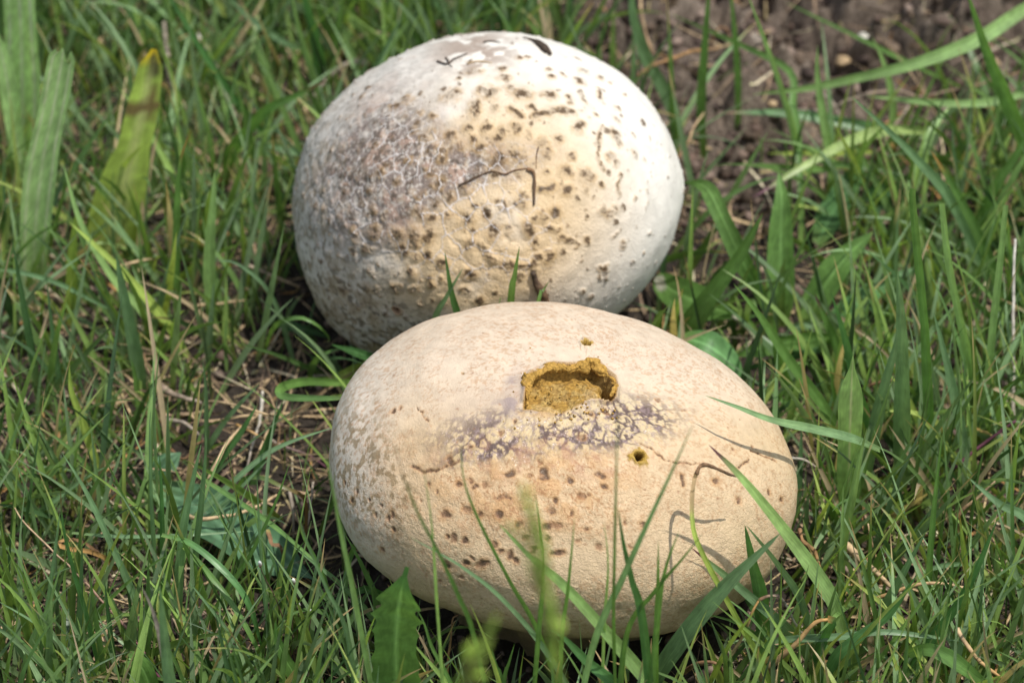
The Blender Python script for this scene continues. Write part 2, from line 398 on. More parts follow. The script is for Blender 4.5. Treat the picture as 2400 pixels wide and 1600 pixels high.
# unlisted spots on the left, the lower edge and everywhere a little
gr_ = np.random.default_rng(88); pick = gr_.uniform(size=len(S)); rad = 0.00035 + 0.0010 * gr_.uniform(size=len(S)) ** 1.6
f1, f2, fi = near2(W1, S)
sx, sy = proj(S)
wgt = np.clip(0.42 + 0.58 * ((1 - sstep(780, 980, sx)) + sstep(640, 760, sy) * (sx < 1300)), 0, 1) * (BB.normal(S) @ -FWD > -0.3)
wgt[(sx > 1300)] *= 0.6
on = pick < wgt
sp0 = (1 - sstep(0.5, 1.05, f1 / rad[fi])) * on[fi]
spots_b = [(1010,235,16),(1022,275,14),(882,245,18),(865,205,10),(815,278,8),(780,350,18),(918,330,16),(955,340,18),(1047,318,12),(1098,345,20),(1222,355,18),(1355,290,12),(1085,188,10),(1120,185,8),(1370,247,11),(1220,238,9),(1445,275,10),
 ((1360,335),(1368,362),(1385,385),6),((1440,325),(1445,370),8),((1300,355),(1315,385),7),((890,390),(888,440),14),(978,405,12),((1045,410),(1075,430),(1090,450),10),(1140,405,11),((1160,445),(1190,432),(1220,430),11),((1235,425),(1280,418),(1320,432),13),((1355,480),(1340,505),12),
 ((1455,490),(1437,560),(1435,640),(1465,680),6),(1515,520,12),(1520,555,12),(1595,610,8),(1640,635,6),(1665,545,6),(1520,405,8),(1520,460,8),(1590,525,5),(940,497,14),((1010,510),(985,555),11),(1075,500,16),(1125,525,14),(880,545,10),(862,500,16),(780,535,18),(690,520,10),(820,580,14),(775,600,8),(735,600,12),(660,545,10),(1185,560,12),(1265,550,14),(1215,600,14),(1320,625,14),(910,590,14),(990,640,24),(1070,615,14),(1100,640,16),(1490,625,15),(1515,650,8),(1390,710,18),(1450,750,10),(1385,775,12),(1300,695,14),(1295,770,20),(1225,765,12),((1538,705),(1527,750),(1530,800),6),(1655,780,5),(1655,835,4),(1600,810,5),(1460,870,11),(1490,885,11),(1515,862,9),(1190,900,12),(1245,875,16),((1180,775),(1230,765),9),(1100,810,14),(1060,835,10),(1010,850,16),(940,875,18),(885,850,10),(850,905,20),(965,955,18),(1035,945,12),(1125,950,18),(880,960,12),((1162,1000),(1150,1025),8),(860,1020,16),((910,1015),(940,1060),(970,1095),11),(1035,1105,14),((1090,1110),(1130,1112),(1160,1100),5),(1175,1075,8),(1215,1070,12),((1215,945),(1255,955),7),((1280,985),(1320,1000),(1350,1015),6),(1390,1005,8),((1505,990),(1520,970),6),(1550,1020,8),(1640,1055,4),(1665,970,4),((1437,1120),(1447,1170),5),((1468,1120),(1475,1175),5),((1437,1118),(1470,1125),4),(1400,1255,8),(1365,1230,5),(860,1150,18),(1215,1065,9),((690,965),(675,1000),13),(620,975,18),(612,1015,12),(575,980,10),(530,965,18),(435,965,14),(345,975,14),(480,890,12),(430,860,10),(640,880,14),(690,900,12),(565,1045,20),(620,1075,12),(665,1070,15),(740,1100,10),(425,1045,12),(390,1040,10),(335,1050,8),(600,1150,18),(530,1215,18),(610,1220,14),(435,1215,16),(395,1210,12),(415,1140,8),(680,1165,10),(690,1200,8),(740,1170,6),(845,1225,14),(295,1225,18),(280,1185,8),(735,1275,8),(360,1300,10),(905,1270,12),(1430,440,5),(1395,450,5),(1490,300,6),(1555,350,5),(1345,190,7),(1280,260,8),(1230,270,8),(740,640,10),(610,510,12),(580,370,14),(520,400,12),(640,430,12),(700,440,10),(460,700,14),(540,740,12),(1210,695,7),(1150,1090,5),(720,745,16),(640,800,14),(770,800,13),(760,880,14),(690,700,12),(850,780,12),(590,640,10)]
core, halo = spotfield(PB, W1, BB, spots_b, zb, 3)
core = np.maximum(core, sp0 * 0.9); halo = np.maximum(halo, sp0 * 0.6)
c = mixc(c, (0.46, 0.30, 0.13), halo * 0.6 * (0.4 + 0.6 * sstep(0.4, 0.6, hi)))
c = mixc(c, (0.115, 0.072, 0.036), core * (0.35 + 0.62 * sstep(0.30, 0.6, hi)) * np.where(m_low > 0.4, .75, 1))
c = mixc(c, (0.70, 0.67, 0.66), ridge * 0.85)
spk = sstep(0.55, 0.62, fbm(PB * 750, 58, 3)) * np.clip(m_low + m_gry * 0.75, 0, 1)
c = mixc(c, (0.15, 0.12, 0.085), spk * 0.85)
spk2 = sstep(0.53, 0.62, fbm(PB * 380, 59, 3)) * np.clip(m_low * 0.9 + m_gry * 0.75, 0, 1)
c = mixc(c, (0.33, 0.25, 0.16), spk2 * 0.6)
Sm = seeds_on(BB, 0.0024, 6000, 6, PB); h1, h2, hi_ = near2(W1 + 0.0006 * (Wc - PB) / 0.0013, Sm)
rm = gr_.uniform(0.0002, 0.00062, len(Sm)); om = gr_.uniform(size=len(Sm)) < 0.6
fine = (1 - sstep(0.5, 1.1, h1 / rm[hi_])) * om[hi_]
c = mixc(c, (0.24, 0.15, 0.075), fine * 0.75 * (0.45 + 0.55 * np.clip(m_yel + m_low + m_gry, 0, 1))); H += 0.00018 * fine
# soil smear on the crown, with smears of its own shape
sm = blob(bx, by, 1110, 118, 95, 50, 0, 0.6) * sstep(0.38, 0.52, fbm(PB * 330, 60, 3)) 
c = mixc(c, (0.30, 0.22, 0.17), sm * 0.8)
H += 0.00030 * halo - 0.0001 * core + 0.00045 * core * sstep(0.45, 0.65, vhi)
H += 0.00055 * (fbm(PB * np.array([150, 150, 150]), 61, 3) - 0.5) * (0.5 + m_gry) + 0.0005 * (mid - 0.5) * m_brn + 0.00028 * (hi - 0.5) * (m_brn + m_low + m_gry * 0.7)
# wrinkles right below the centre
wr = fbm(PB @ rotm('y', R(35)) * np.array([300, 300, 120]), 62, 3)
H += 0.0011 * (wr - 0.5) * blob(bx, by, 1180, 640, 260, 110, 8, 0.5)
c = c * np.array([0.92, 0.90, 0.87])
holes_b = [((929, 726), 0.0011, 0.004)]
for (hx, hy), hr, hd in holes_b:
    p = SURF[BB](hx, hy); r_ = np.linalg.norm(W1 - p, axis=1)
    H -= hd * (1 - sstep(0.6, 1.0, r_ / hr)); H += 0.0004 * np.exp(-((r_ / hr - 1.4) / 0.35) ** 2)
    c = mixc(c, (0.40, 0.24, 0.13), 1 - sstep(1.0, 1.9, r_ / hr)); c = mixc(c, (0.06, 0.035, 0.02), 1 - sstep(0.7, 1.1, r_ / hr))
wet = np.clip(m_brn * sstep(0.55, 0.7, vhi) * 0.9, 0, 1)
pbk = bpy.data.objects.new('puffball', None); COL.objects.link(pbk); pbk.empty_display_size = 0.02
pbk['label'] = 'white puffball with dark brown speckles and cracked grey patch, rear of the two'; pbk['category'] = 'puffball'
pbk['group'] = 'puffballs in the grass'
pbk_parts = finish(BB, 'skin', PB, QB, c, wet, np.clip(0.55 + 0.5 * m_yel + 0.3 * m_low, 0, 1), NB, H, M_SKIN_B, pbk)

# --- the cream puffball in front, with the torn hole
def zf(X, Y): return 740 + X / 1.912, 680 + Y / 1.912
def zc(X, Y): return 1150 + X / 5.2275, 800 + Y / 5.2275
SPX = 1 / 1.912 / 9150 * 1.05
def lump_f(d):
    n = fbm(d * 1.4 + 9, 71, 2) - 0.5
    dent = np.exp(-((d[:, 0] - 0.62) ** 2 / 0.03 + (d[:, 1] + 0.72) ** 2 / 0.05 + (d[:, 2] + 0.22) ** 2 / 0.03))
    return 0.055 * n + 0.020 * (fbm(d * 4, 72, 2) - 0.5) - 0.035 * dent + 0.055 * np.exp(-((d - nz(np.array([0.8, -0.35, -0.5]))) ** 2).sum(1) / 0.18) + 0.065 * np.exp(-((d - nz(np.array([-0.7, -0.5, -0.5]))) ** 2).sum(1) / 0.18)
dF, PF, QF = ball_grid(FB, 820, 430, lump_f)
NF = FB.normal(PF)
fx, fy = pxyl(FB, PF)
SURF[FB] = surf_lookup(PF, NF, fx, fy)
vis = (NF @ (-FWD)) > -0.05
W1 = PF + 0.0006 * (np.stack([fbm(PF * 800, 141, 3), fbm(PF * 800, 142, 3), fbm(PF * 800, 143, 3)], 1) - 0.5) * 2
Wc = PF + 0.0016 * (np.stack([fbm(PF * 260, 144, 3), fbm(PF * 260, 145, 3), fbm(PF * 260, 146, 3)], 1) - 0.5) * 2
lo = fbm(PF * 55, 150, 4); mid = st_(fbm(PF * 230, 151, 4)); hi = st_(fbm(PF * 720, 152, 3)); vhi = st_(fbm(PF * 1700, 153, 2), 1.4)
c = np.tile(np.array([0.655, 0.505, 0.325]), (len(PF), 1))
top = 1 - sstep(850, 1060, fy + 0.0 * fx)
c = mixc(c, (0.665, 0.565, 0.45), top * 0.9)
left = 1 - sstep(0, 1, (fx - 790) / 190 + (fy - 1180) / 900 * 0)
c = mixc(c, (0.71, 0.67, 0.61), left * 0.85)
org = blob(fx, fy, 1230, 1130, 270, 110, 4, 0.6)
c = mixc(c, (0.58, 0.36, 0.17), org * (0.30 + 0.55 * sstep(0.42, 0.62, mid)))
# brown flecks, net-like, denser towards the low left
rid = 1 - np.abs(fbm(PF * 850, 155, 3) - 0.5) * 9
flk = sstep(0.5, 0.9, rid) * sstep(0.45, 0.56, fbm(PF * 150, 156, 3) + 0.07 * org)
c = mixc(c, (0.42, 0.22, 0.10), np.clip(flk * (0.45 + 0.5 * org), 0, 1))
flk2 = sstep(0.57, 0.64, fbm(PF * np.array([1400, 1400, 900]), 157, 3)) * sstep(0.4, 0.55, lo)
c = mixc(c, (0.46, 0.27, 0.14), flk2 * 0.5)
spl = sstep(0.52, 0.60, fbm(PF * 800, 158, 3)) * (blob(fx, fy, 880, 1130, 90, 130, -20, 0.7) + 0.5 * blob(fx, fy, 830, 1040, 60, 160, 0, 0.7))
c = mixc(c, (0.27, 0.19, 0.09), np.clip(spl, 0, 1) * 0.75)
# cracked purple grey band under the torn hole
S = seeds_on(FB, 0.0026, 7000, 15, PF); e1, e2, ei = near2(Wc, S); edge = e2 - e1
bnd = np.clip(blob(fx, fy, 1300, 1004, 265, 62, -5, 0.5) + blob(fx, fy, 1130, 1058, 110, 22, -18, 0.6) * 0.6 + blob(fx, fy, 1470, 985, 90, 60, 10, 0.7) * 0.6, 0, 1)
bnd = bnd * sstep(0.2, 0.42, lo + 0.15)
H = np.zeros(len(PF))
crack = (1 - sstep(0.00022, 0.0007, edge)) 
wide = sstep(0.38, 0.54, fbm(PF * 210, 159, 3))
dark = np.clip(crack * (0.35 + wide) + wide * sstep(0.42, 0.6, hi), 0, 1) * bnd
c = mixc(c, (0.60, 0.50, 0.28), bnd * 0.55)
c = mixc(c, (0.095, 0.060, 0.060), dark * 0.95)
c = mixc(c, (0.33, 0.25, 0.25), bnd * sstep(0.58, 0.66, vhi) * 0.6)
haze_ = blob(fx, fy, 1150, 952, 120, 42, -8, 0.8) * 0.6 + blob(fx, fy, 1207, 905, 22, 48, 10, 0.7) * 0.9
c = mixc(c, (0.33, 0.265, 0.26), np.clip(haze_, 0, 1) * (0.4 + 0.5 * sstep(0.4, 0.6, mid)))
H -= 0.00014 * dark
rd = sstep(0.5, 0.64, fbm(PF * 300, 160, 4)) * np.clip(blob(fx, fy, 1300, 1075, 260, 45, 0, 0.7), 0, 1)
c = mixc(c, (0.44, 0.24, 0.15), rd * 0.55)
spots_f = [(1022,818,18),(1140,848,16),(870,825,14),(960,828,8),(1275,830,16),(1290,880,10),(695,848,12),(640,865,10),(755,870,14),(710,880,8),((820,930),(845,922),(868,932),8),(580,1003,17),(680,985,16),(735,1005,10),(825,1003,16),(1055,988,14),(1195,920,14),(1225,915,8),(1080,945,7),(910,1050,16),((1030,1060),(1060,1053),(1090,1055),10),(620,1110,13),(590,1105,7),(665,1122,12),(800,1135,12),(700,1200,12),((725,1232),(745,1226),(770,1220),17),(670,1220,12),(590,1230,16),(975,1165,13),((1060,1180),(1110,1172),10),((865,1175),(872,1195),11),(1270,1150,14),(1215,1065,8),(1180,1125,8),(1390,1045,8),(1465,1050,10),(1410,1150,10),(1895,940,12),(1795,855,12),(2030,908,12),(2090,935,8),(2085,875,8),(345,1010,9),(325,1020,8),(350,1075,8),(290,965,7),(300,1160,8),(185,905,10),(165,940,9),(130,860,6),(240,930,6),(270,1005,6),(380,530,7),(350,540,8),(660,368,5),(600,758,14),(690,698,10),(890,590,8),(1230,545,9),(1300,540,9),(1195,655,11),(1000,765,10),(1010,770,8),(830,640,7),(545,905,7),(505,870,8),(465,940,8),(940,1110,8),(1150,1000,6),(1040,1110,7),(760,1070,6),(900,1210,7),(830,1165,6),(1010,1225,6),(650,1290,8),(560,1300,8),
 ((455,525),(490,565),(520,608),2.5),((430,790),(480,812),(560,800),(640,765),3.5),((1460,690),(1510,715),(1560,760),(1640,775),(1720,778),3),((1950,718),(2005,745),(2060,765),3.5),((1890,795),(1920,770),(1940,760),2.5),((1640,830),(1650,870),7),(1955,700,5),(1870,715,6),(1650,540,7),(1590,545,6),(1530,490,6)]
core, halo = spotfield(PF, W1, FB, spots_f, zf, 4)
c = mixc(c, (0.50, 0.28, 0.12), halo * (0.2 + 0.45 * sstep(0.42, 0.6, hi)))
c = mixc(c, (0.36, 0.17, 0.08), core * 0.6)
c = mixc(c, (0.12, 0.075, 0.045), core * (0.25 + 0.7 * sstep(0.3, 0.62, hi)))
H -= 0.00035 * core
# random small pits
S2 = seeds_on(FB, 0.0040, 3000, 25, PF); f1, f2, fi = near2(W1, S2); g2 = np.random.default_rng(3)
r2 = g2.uniform(0.00018, 0.0005, len(S2)); o2 = g2.uniform(size=len(S2)) < 0.55
s2 = (1 - sstep(0.5, 1.1, f1 / r2[fi])) * o2[fi]
c = mixc(c, (0.33, 0.17, 0.09), s2 * 0.65)
H += 0.00075 * (fbm(PF * 95, 161, 3) - 0.5) + 0.0005 * (mid - 0.5) * (0.3 + org + bnd)
H += 0.00016 * (fbm(PF * 1100, 162, 2) - 0.5) * sstep(1000, 1300, fy)
c = c * np.array([0.90, 0.865, 0.82])
# torn opening
rim_poly = [zc(*p) for p in [(430,470),(500,385),(600,395),(690,300),(780,285),(900,300),(1080,295),(1210,255),(1290,255),(1370,320),(1440,385),(1520,450),(1545,560),(1525,690),(1470,740),(1380,735),(1290,715),(1200,730),(1040,790),(900,860),(760,885),(620,850),(470,830),(400,830),(410,720),(425,600)]]
ins = inside(fx, fy, rim_poly) & vis
dr = segdist(fx, fy, rim_poly, True)
band = (fx > 1190) & (fx < 1490) & (fy > 800) & (fy < 1010) & vis
lower = segdist(fx, fy, [zc(400,840), zc(620,870), zc(760,890), zc(1000,790), zc(1220,700), zc(1330,650), zc(1420,720)])
dep = np.where(ins, sstep(0, 12, dr) * 0.0028 * sstep(-5, 60, lower) + sstep(0, 4, dr) * 0.0005, 0)
dep += np.where(ins, 0.009 * np.exp(-(((fx - zc(1455, 560)[0]) / 13) ** 2 + ((fy - zc(1455, 560)[1]) / 22) ** 2)), 0)
H = np.where(ins, H * 0.3 + 0.0028 * (fbm(PF * 380, 163, 5, 0.6) - 0.5), H)
H -= dep
outr = band & ~ins & (dr < 12) & (fy < 945)
H += np.where(outr, 0.0010 * (1 - sstep(0, 12, dr)), 0)
mus = np.array([0.34, 0.20, 0.045])
mm = np.where(ins, 1.0, 0.0)
c = mixc(c, mus, mm)
c = mixc(c, (0.40, 0.28, 0.10), mm * sstep(0.45, 0.7, st_(fbm(PF * 340, 165, 3))) * 0.7)
c = mixc(c, (0.52, 0.36, 0.16), mm * sstep(0.5, 0.65, mid) * (1 - sstep(10, 45, lower)) * 0.8)
c = mixc(c, (0.20, 0.11, 0.03), mm * sstep(0.58, 0.7, hi) * 0.5)
edgec = np.where(~ins & band, np.maximum(1 - sstep(0, 5, dr), (1 - sstep(0, 26, lower + 0 * dr)) * sstep(0.4, 0.55, mid) * (fx < 1440)), 0)
c = mixc(c, (0.42, 0.25, 0.09), edgec * 0.7)
for (hx, hy), hr, hd, er in [((1375, 808), 0.0010, 0.004, 1.7), ((1495, 1073), 0.0012, 0.0045, 2.3), ((1085, 872), 0.0003, 0.0006, 1.2)]:
    p = SURF[FB](hx, hy); r_ = np.linalg.norm(W1 - p, axis=1)
    r_ = r_ * (1 + 1.1 * (fbm(PF * 1100, 77, 3) - 0.5))
    H -= hd * (1 - sstep(0.55, 1.0, r_ / hr)); H += 0.0007 * np.exp(-((r_ / hr - 1.5) / 0.4) ** 2) * (er > 1.5)
    c = mixc(c, (0.43, 0.27, 0.05), 1 - sstep(er - 0.5, er, r_ / hr)); c = mixc(c, (0.07, 0.035, 0.012), 1 - sstep(0.7, 1.05, r_ / hr))
wet = np.clip(bnd * sstep(0.52, 0.66, vhi) + org * sstep(0.63, 0.7, vhi) * 0.9, 0, 1)
pft = bpy.data.objects.new('puffball', None); COL.objects.link(pft); pft.empty_display_size = 0.02
pft['label'] = 'cream puffball with torn mustard hole on top, nearer of the two'; pft['category'] = 'puffball'
pft['group'] = 'puffballs in the grass'
fp = finish(FB, 'skin', PF, QF, c, wet, np.clip(0.45 + 0.6 * sstep(950, 1250, fy) - 0.3 * left, 0.2, 1) , NF, H, M_SKIN_F, pft, split=ins)

def catmull(P, n):
    P = np.asarray(P, float)
    if len(P) == 2: return P[0] + (P[1] - P[0]) * np.linspace(0, 1, n)[:, None]
    seg = np.linalg.norm(np.diff(P, axis=0), axis=1) + 1e-9; cum = np.concatenate([[0], np.cumsum(seg)])
    E = np.vstack([2 * P[0] - P[1], P, 2 * P[-1] - P[-2]])
    t = np.linspace(0, cum[-1], n); out = np.empty((n, 3)); k = np.clip(np.searchsorted(cum, t, 'right') - 1, 0, len(P) - 2)
    u = ((t - cum[k]) / seg[k])[:, None]
    p0, p1, p2, p3 = E[k], E[k + 1], E[k + 2], E[k + 3]
    return 0.5 * ((2 * p1) + (-p0 + p2) * u + (2 * p0 - 5 * p1 + 4 * p2 - p3) * u ** 2 + (-p0 + 3 * p1 - 3 * p2 + p3) * u ** 3)
def tube(P, rad, k=8, jit=0.0, col=(0.3, 0.2, 0.1), col2=None, n=None, seed=1, scl=300):
    n = n or max(8, len(P) * 4); C = catmull(P, n)
    rad = np.interp(np.linspace(0, 1, n), np.linspace(0, 1, len(rad)), rad)
    T = nz(np.gradient(C, axis=0)); ref = np.array([0.1, -0.3, 0.95]); U = nz(np.cross(T, ref)); Vv = np.cross(T, U)
    a = np.arange(k) / k * 2 * math.pi
    ring = U[:, None] * np.cos(a)[None, :, None] + Vv[:, None] * np.sin(a)[None, :, None]
    V = (C[:, None] + ring * rad[:, None, None]).reshape(-1, 3)
    if jit:
        V = V + ring.reshape(-1, 3) * (np.repeat(rad, k) * jit * (fbm(V * scl, seed, 3) - 0.5) * 2)[:, None]
    I = np.arange(n * k).reshape(n, k); J = np.roll(I, -1, 1)
    Q = np.stack([I[:-1], J[:-1], J[1:], I[1:]], -1).reshape(-1, 4)
    ends = [C[0] - T[0] * rad[0] * 0.5, C[-1] + T[-1] * rad[-1] * 0.5]
    V = np.vstack([V, ends]); m = n * k
    Tt = [[m, (j + 1) % k, j] for j in range(k)] + [[m + 1, I[-1, j], I[-1, (j + 1) % k]] for j in range(k)]
    c = np.tile(np.array(col, float), (len(V), 1))
    if col2 is not None:
        t = np.concatenate([np.repeat(np.linspace(0, 1, n), k), [0, 1]]); c = mixc(c, col2, t)
    return V, Q, np.array(Tt), c

# rolled lip of the tear
lp = [(455,800),(440,700),(450,580),(480,450),(560,410),(650,350),(740,320),(900,335),(1080,330),(1230,290),(1320,330),(1420,405),(1490,470),(1520,560),(1500,680)]
lr = np.array([22,36,60,60,62,62,62,58,62,66,60,46,40,34,22]) / 5.2275 / 9150 * 0.92
pts = []
for (a, b), r_ in zip(lp, lr):
    p = SURF[FB](*zc(a, b)); pts.append(p + FB.normal(p)[0] * (0.25 * r_ - 0.0002))
V, Qt, Tt, ct = tube(pts, lr, k=36, jit=1.5, col=mus * 1.12, n=190, seed=8, scl=330)
V = V + (np.stack([fbm(V * 500, 5, 4, .7), fbm(V * 500, 6, 4, .7), fbm(V * 500, 7, 4, .7)], 1) - 0.5) * 0.0022
ct = ct * (0.8 + 0.45 * fbm(V * 500, 12, 3))[:, None]
obj('torn_rim', mesh_from('torn_rim', V, Q=Qt, T=Tt, col=ct, gr=ct), M_SPORE, pft)
g9 = np.random.default_rng(9); VV, FF, CC, k9 = [], [], [], 0
OCT = np.array([(1, 0, 0), (0, 1, 0), (-1, 0, 0), (0, -1, 0), (0, 0, 1), (0, 0, -1)], float); OF = np.array([(0, 1, 4), (1, 2, 4), (2, 3, 4), (3, 0, 4), (1, 0, 5), (2, 1, 5), (3, 2, 5), (0, 3, 5)])
for i in range(150):
    a, b = (g9.normal(880, 330), g9.normal(640, 190)) if i % 3 else (g9.uniform(420, 1560), g9.uniform(780, 980))
    p = SURF[FB](*zc(a, b)); nn = FB.normal(p)[0]
    if inside(*[np.array([q]) for q in zc(a, b)], rim_poly)[0]: p = p - nn * 0.0018
    VV.append(p + nn * 0.0001 + OCT * g9.uniform(0.4, 1.3, (6, 1)) * g9.uniform(0.0001, 0.00045)); FF.append(OF + k9); k9 += 6
    CC.append(np.tile(mus * g9.uniform(0.7, 1.7), (6, 1)))
obj('spore_crumbs', mesh_from('spore_crumbs', np.vstack(VV), T=np.vstack(FF), col=np.vstack(CC)), M_SPORE, pft, kind='stuff')
# crumbs of spore mass inside
def ico_lump(center, r, seed, flat=0.8, sub=1):
    import bmesh
    bm = bmesh.new(); bmesh.ops.create_icosphere(bm, subdivisions=sub, radius=1)
    v = np.array([x.co[:] for x in bm.verts]); f = np.array([[y.index for y in x.verts] for x in bm.faces]); bm.free()
    g = np.random.default_rng(seed); v = v * (0.7 + 0.6 * vnoise(v * 1.7 + seed, seed))[:, None] * np.array([1, g.uniform(.7, 1), flat])
    return v * r + center, f
# stem bases
def base(B, parent, r0, r1, zt, col, dx=0):
    n, k = 14, 40; V = []
    for i in range(n):
        t = i / (n - 1); z = -0.004 + (zt + 0.004) * t; r = r0 + (r1 - r0) * t ** 1.4
        for j in range(k):
            a = j / k * 2 * math.pi; rr = r * (1 + 0.10 * math.sin(a * 7 + 1) * (1 - t * .5) + 0.05 * math.sin(a * 13))
            V.append((B.c[0] + dx + rr * math.cos(a), B.c[1] + rr * math.sin(a) * 0.9, z))
    V = np.array(V); I = np.arange(n * k).reshape(n, k); J = np.roll(I, -1, 1)
    Q = np.stack([I[:-1], J[:-1], J[1:], I[1:]], -1).reshape(-1, 4)
    c = np.tile(np.array(col), (len(V), 1)) * (0.6 + 0.8 * fbm(V * 300, 2, 3))[:, None]
    g = np.zeros_like(V); g[:, 1] = 1
    obj('stem_base', mesh_from('stem_base', V, Q=Q, col=c, gr=g), M_SKIN_F, parent)
base(FB, pft, 0.026, 0.040, 0.020, (0.42, 0.30, 0.18))
base(BB, pbk, 0.022, 0.034, 0.012, (0.45, 0.38, 0.30))
for root, B in ((pft, FB), (pbk, BB)):
    p = Vector((B.c[0], B.c[1], 0)); root.location = p
    for ch in root.children: shift(ch, p); ch.location = (0, 0, 0)

# ------------------------------------------------------------------ leaves and blades traced one by one
PAL = dict(G=(.125, .24, .06), B=(.17, .285, .14), D=(.05, .12, .04), Y=(.32, .42, .09), L=(.25, .39, .14), T=(.50, .36, .21),  # Y: brightness of leaves tilted up to the light put into the colour
           O=(.40, .23, .08), P=(.14, .05, .075), N=(.20, .115, .06), W=(.62, .58, .50), K=(.07, .05, .035), S=(.30, .25, .20), M=(.09, .21, .065), C=(.42, .44, .25), Z=(.34, .50, .20), A=(.42, .54, .11), V=(.27, .36, .12), I=(.75, .52, .03), Q=(.075, .16, .08))  # Z: brightness of sun-facing leaves put into the light green
ZM = dict(L1=(0, 0, 2.904), L2=(0, 530, 2.904), L3=(0, 1060, 2.904), R1=(1500, 0, 2.6133), R2=(1500, 500, 2.6133), R3=(1500, 1000, 2.6133),
          C=(700, 1060, 2.6133), F=(740, 680, 1.912), B=(650, 40, 1.912), H=(560, 600, 3.92), T=(400, 0, 3.92), S=(400, 900, 3.92), E=(1000, 1200, 3.92), X=(0, 0, 1.0))
def zpt(z, p):
    a = ZM[z]; return a[0] + p[0] / a[2], a[1] + p[1] / a[2]
def path3(z, pts, lean=0.0):
    if isinstance(pts, np.ndarray): return pts
    """image points -> world. Points with a third value stand that many mm above the ground;
    otherwise the first is the root and the leaf stands in a plane tilted back by 'lean'."""
    out = []
    if len(pts[0]) == 3:
        for p in pts: out.append(on_z(*zpt(z, p), p[2] * 0.001))
        return np.array(out)
    r = on_z(*zpt(z, pts[0]), 0.0)
    n = np.array([0, 1.0, -lean])
    for p in pts:
        d = ray(*zpt(z, p)); t = (n @ (r - CAM)) / (n @ d); out.append(CAM + d * t)
    out[0][2] -= 0.003
    return np.array(out)
def profile(shape, t, g):
    if shape == 'grass': return np.minimum(1, 0.55 + 1.2 * t) * np.maximum(1 - t ** 2.6, 0) ** 0.85 + 0.02
    if shape == 'cut': return np.minimum(1, 0.6 + 1.2 * t) * (1 - 0.25 * t ** 2) * (1 - 0.4 * sstep(0.97, 1, t))
    if shape == 'stem': return 1 - 0.45 * t
    if shape == 'taper': return np.sqrt(np.maximum(1 - sstep(0.9, 1.0, t), 0.05)) * (0.75 + 0.25 * np.sin(math.pi * np.clip(t * 1.7, 0, 1))) * (1 - 0.45 * t ** 1.6) * (1 - 0.25 * np.sin(t * 9) ** 2 * (t > .5) * .4)
    if shape == 'lance': return np.maximum(np.sin(math.pi * np.clip(t, 0, 1) ** 0.75), 0) ** 0.8 * (1 - 0.0 * t) + 0.12 * (1 - t) + 0.02
    if shape == 'strap': return (0.35 + 0.65 * sstep(0, 0.45, t)) * np.maximum(1 - sstep(0.7, 1.0, t) ** 1.3, 0.02)
    if shape == 'spoon': return 0.14 + 0.86 * sstep(0.25, 0.62, t) * np.sqrt(np.maximum(1 - ((t - 0.68) / 0.325) ** 2 * (t > 0.68), 0)) - 0.12 * (t > .99)
    if shape == 'tooth':
        return (0.35 + 0.65 * sstep(0, 0.55, t)) * np.maximum(1 - sstep(0.74, 1.0, t) ** 1.3, 0.10) * (1 + 0.13 * g)
    return np.ones_like(t)
HN = [0]
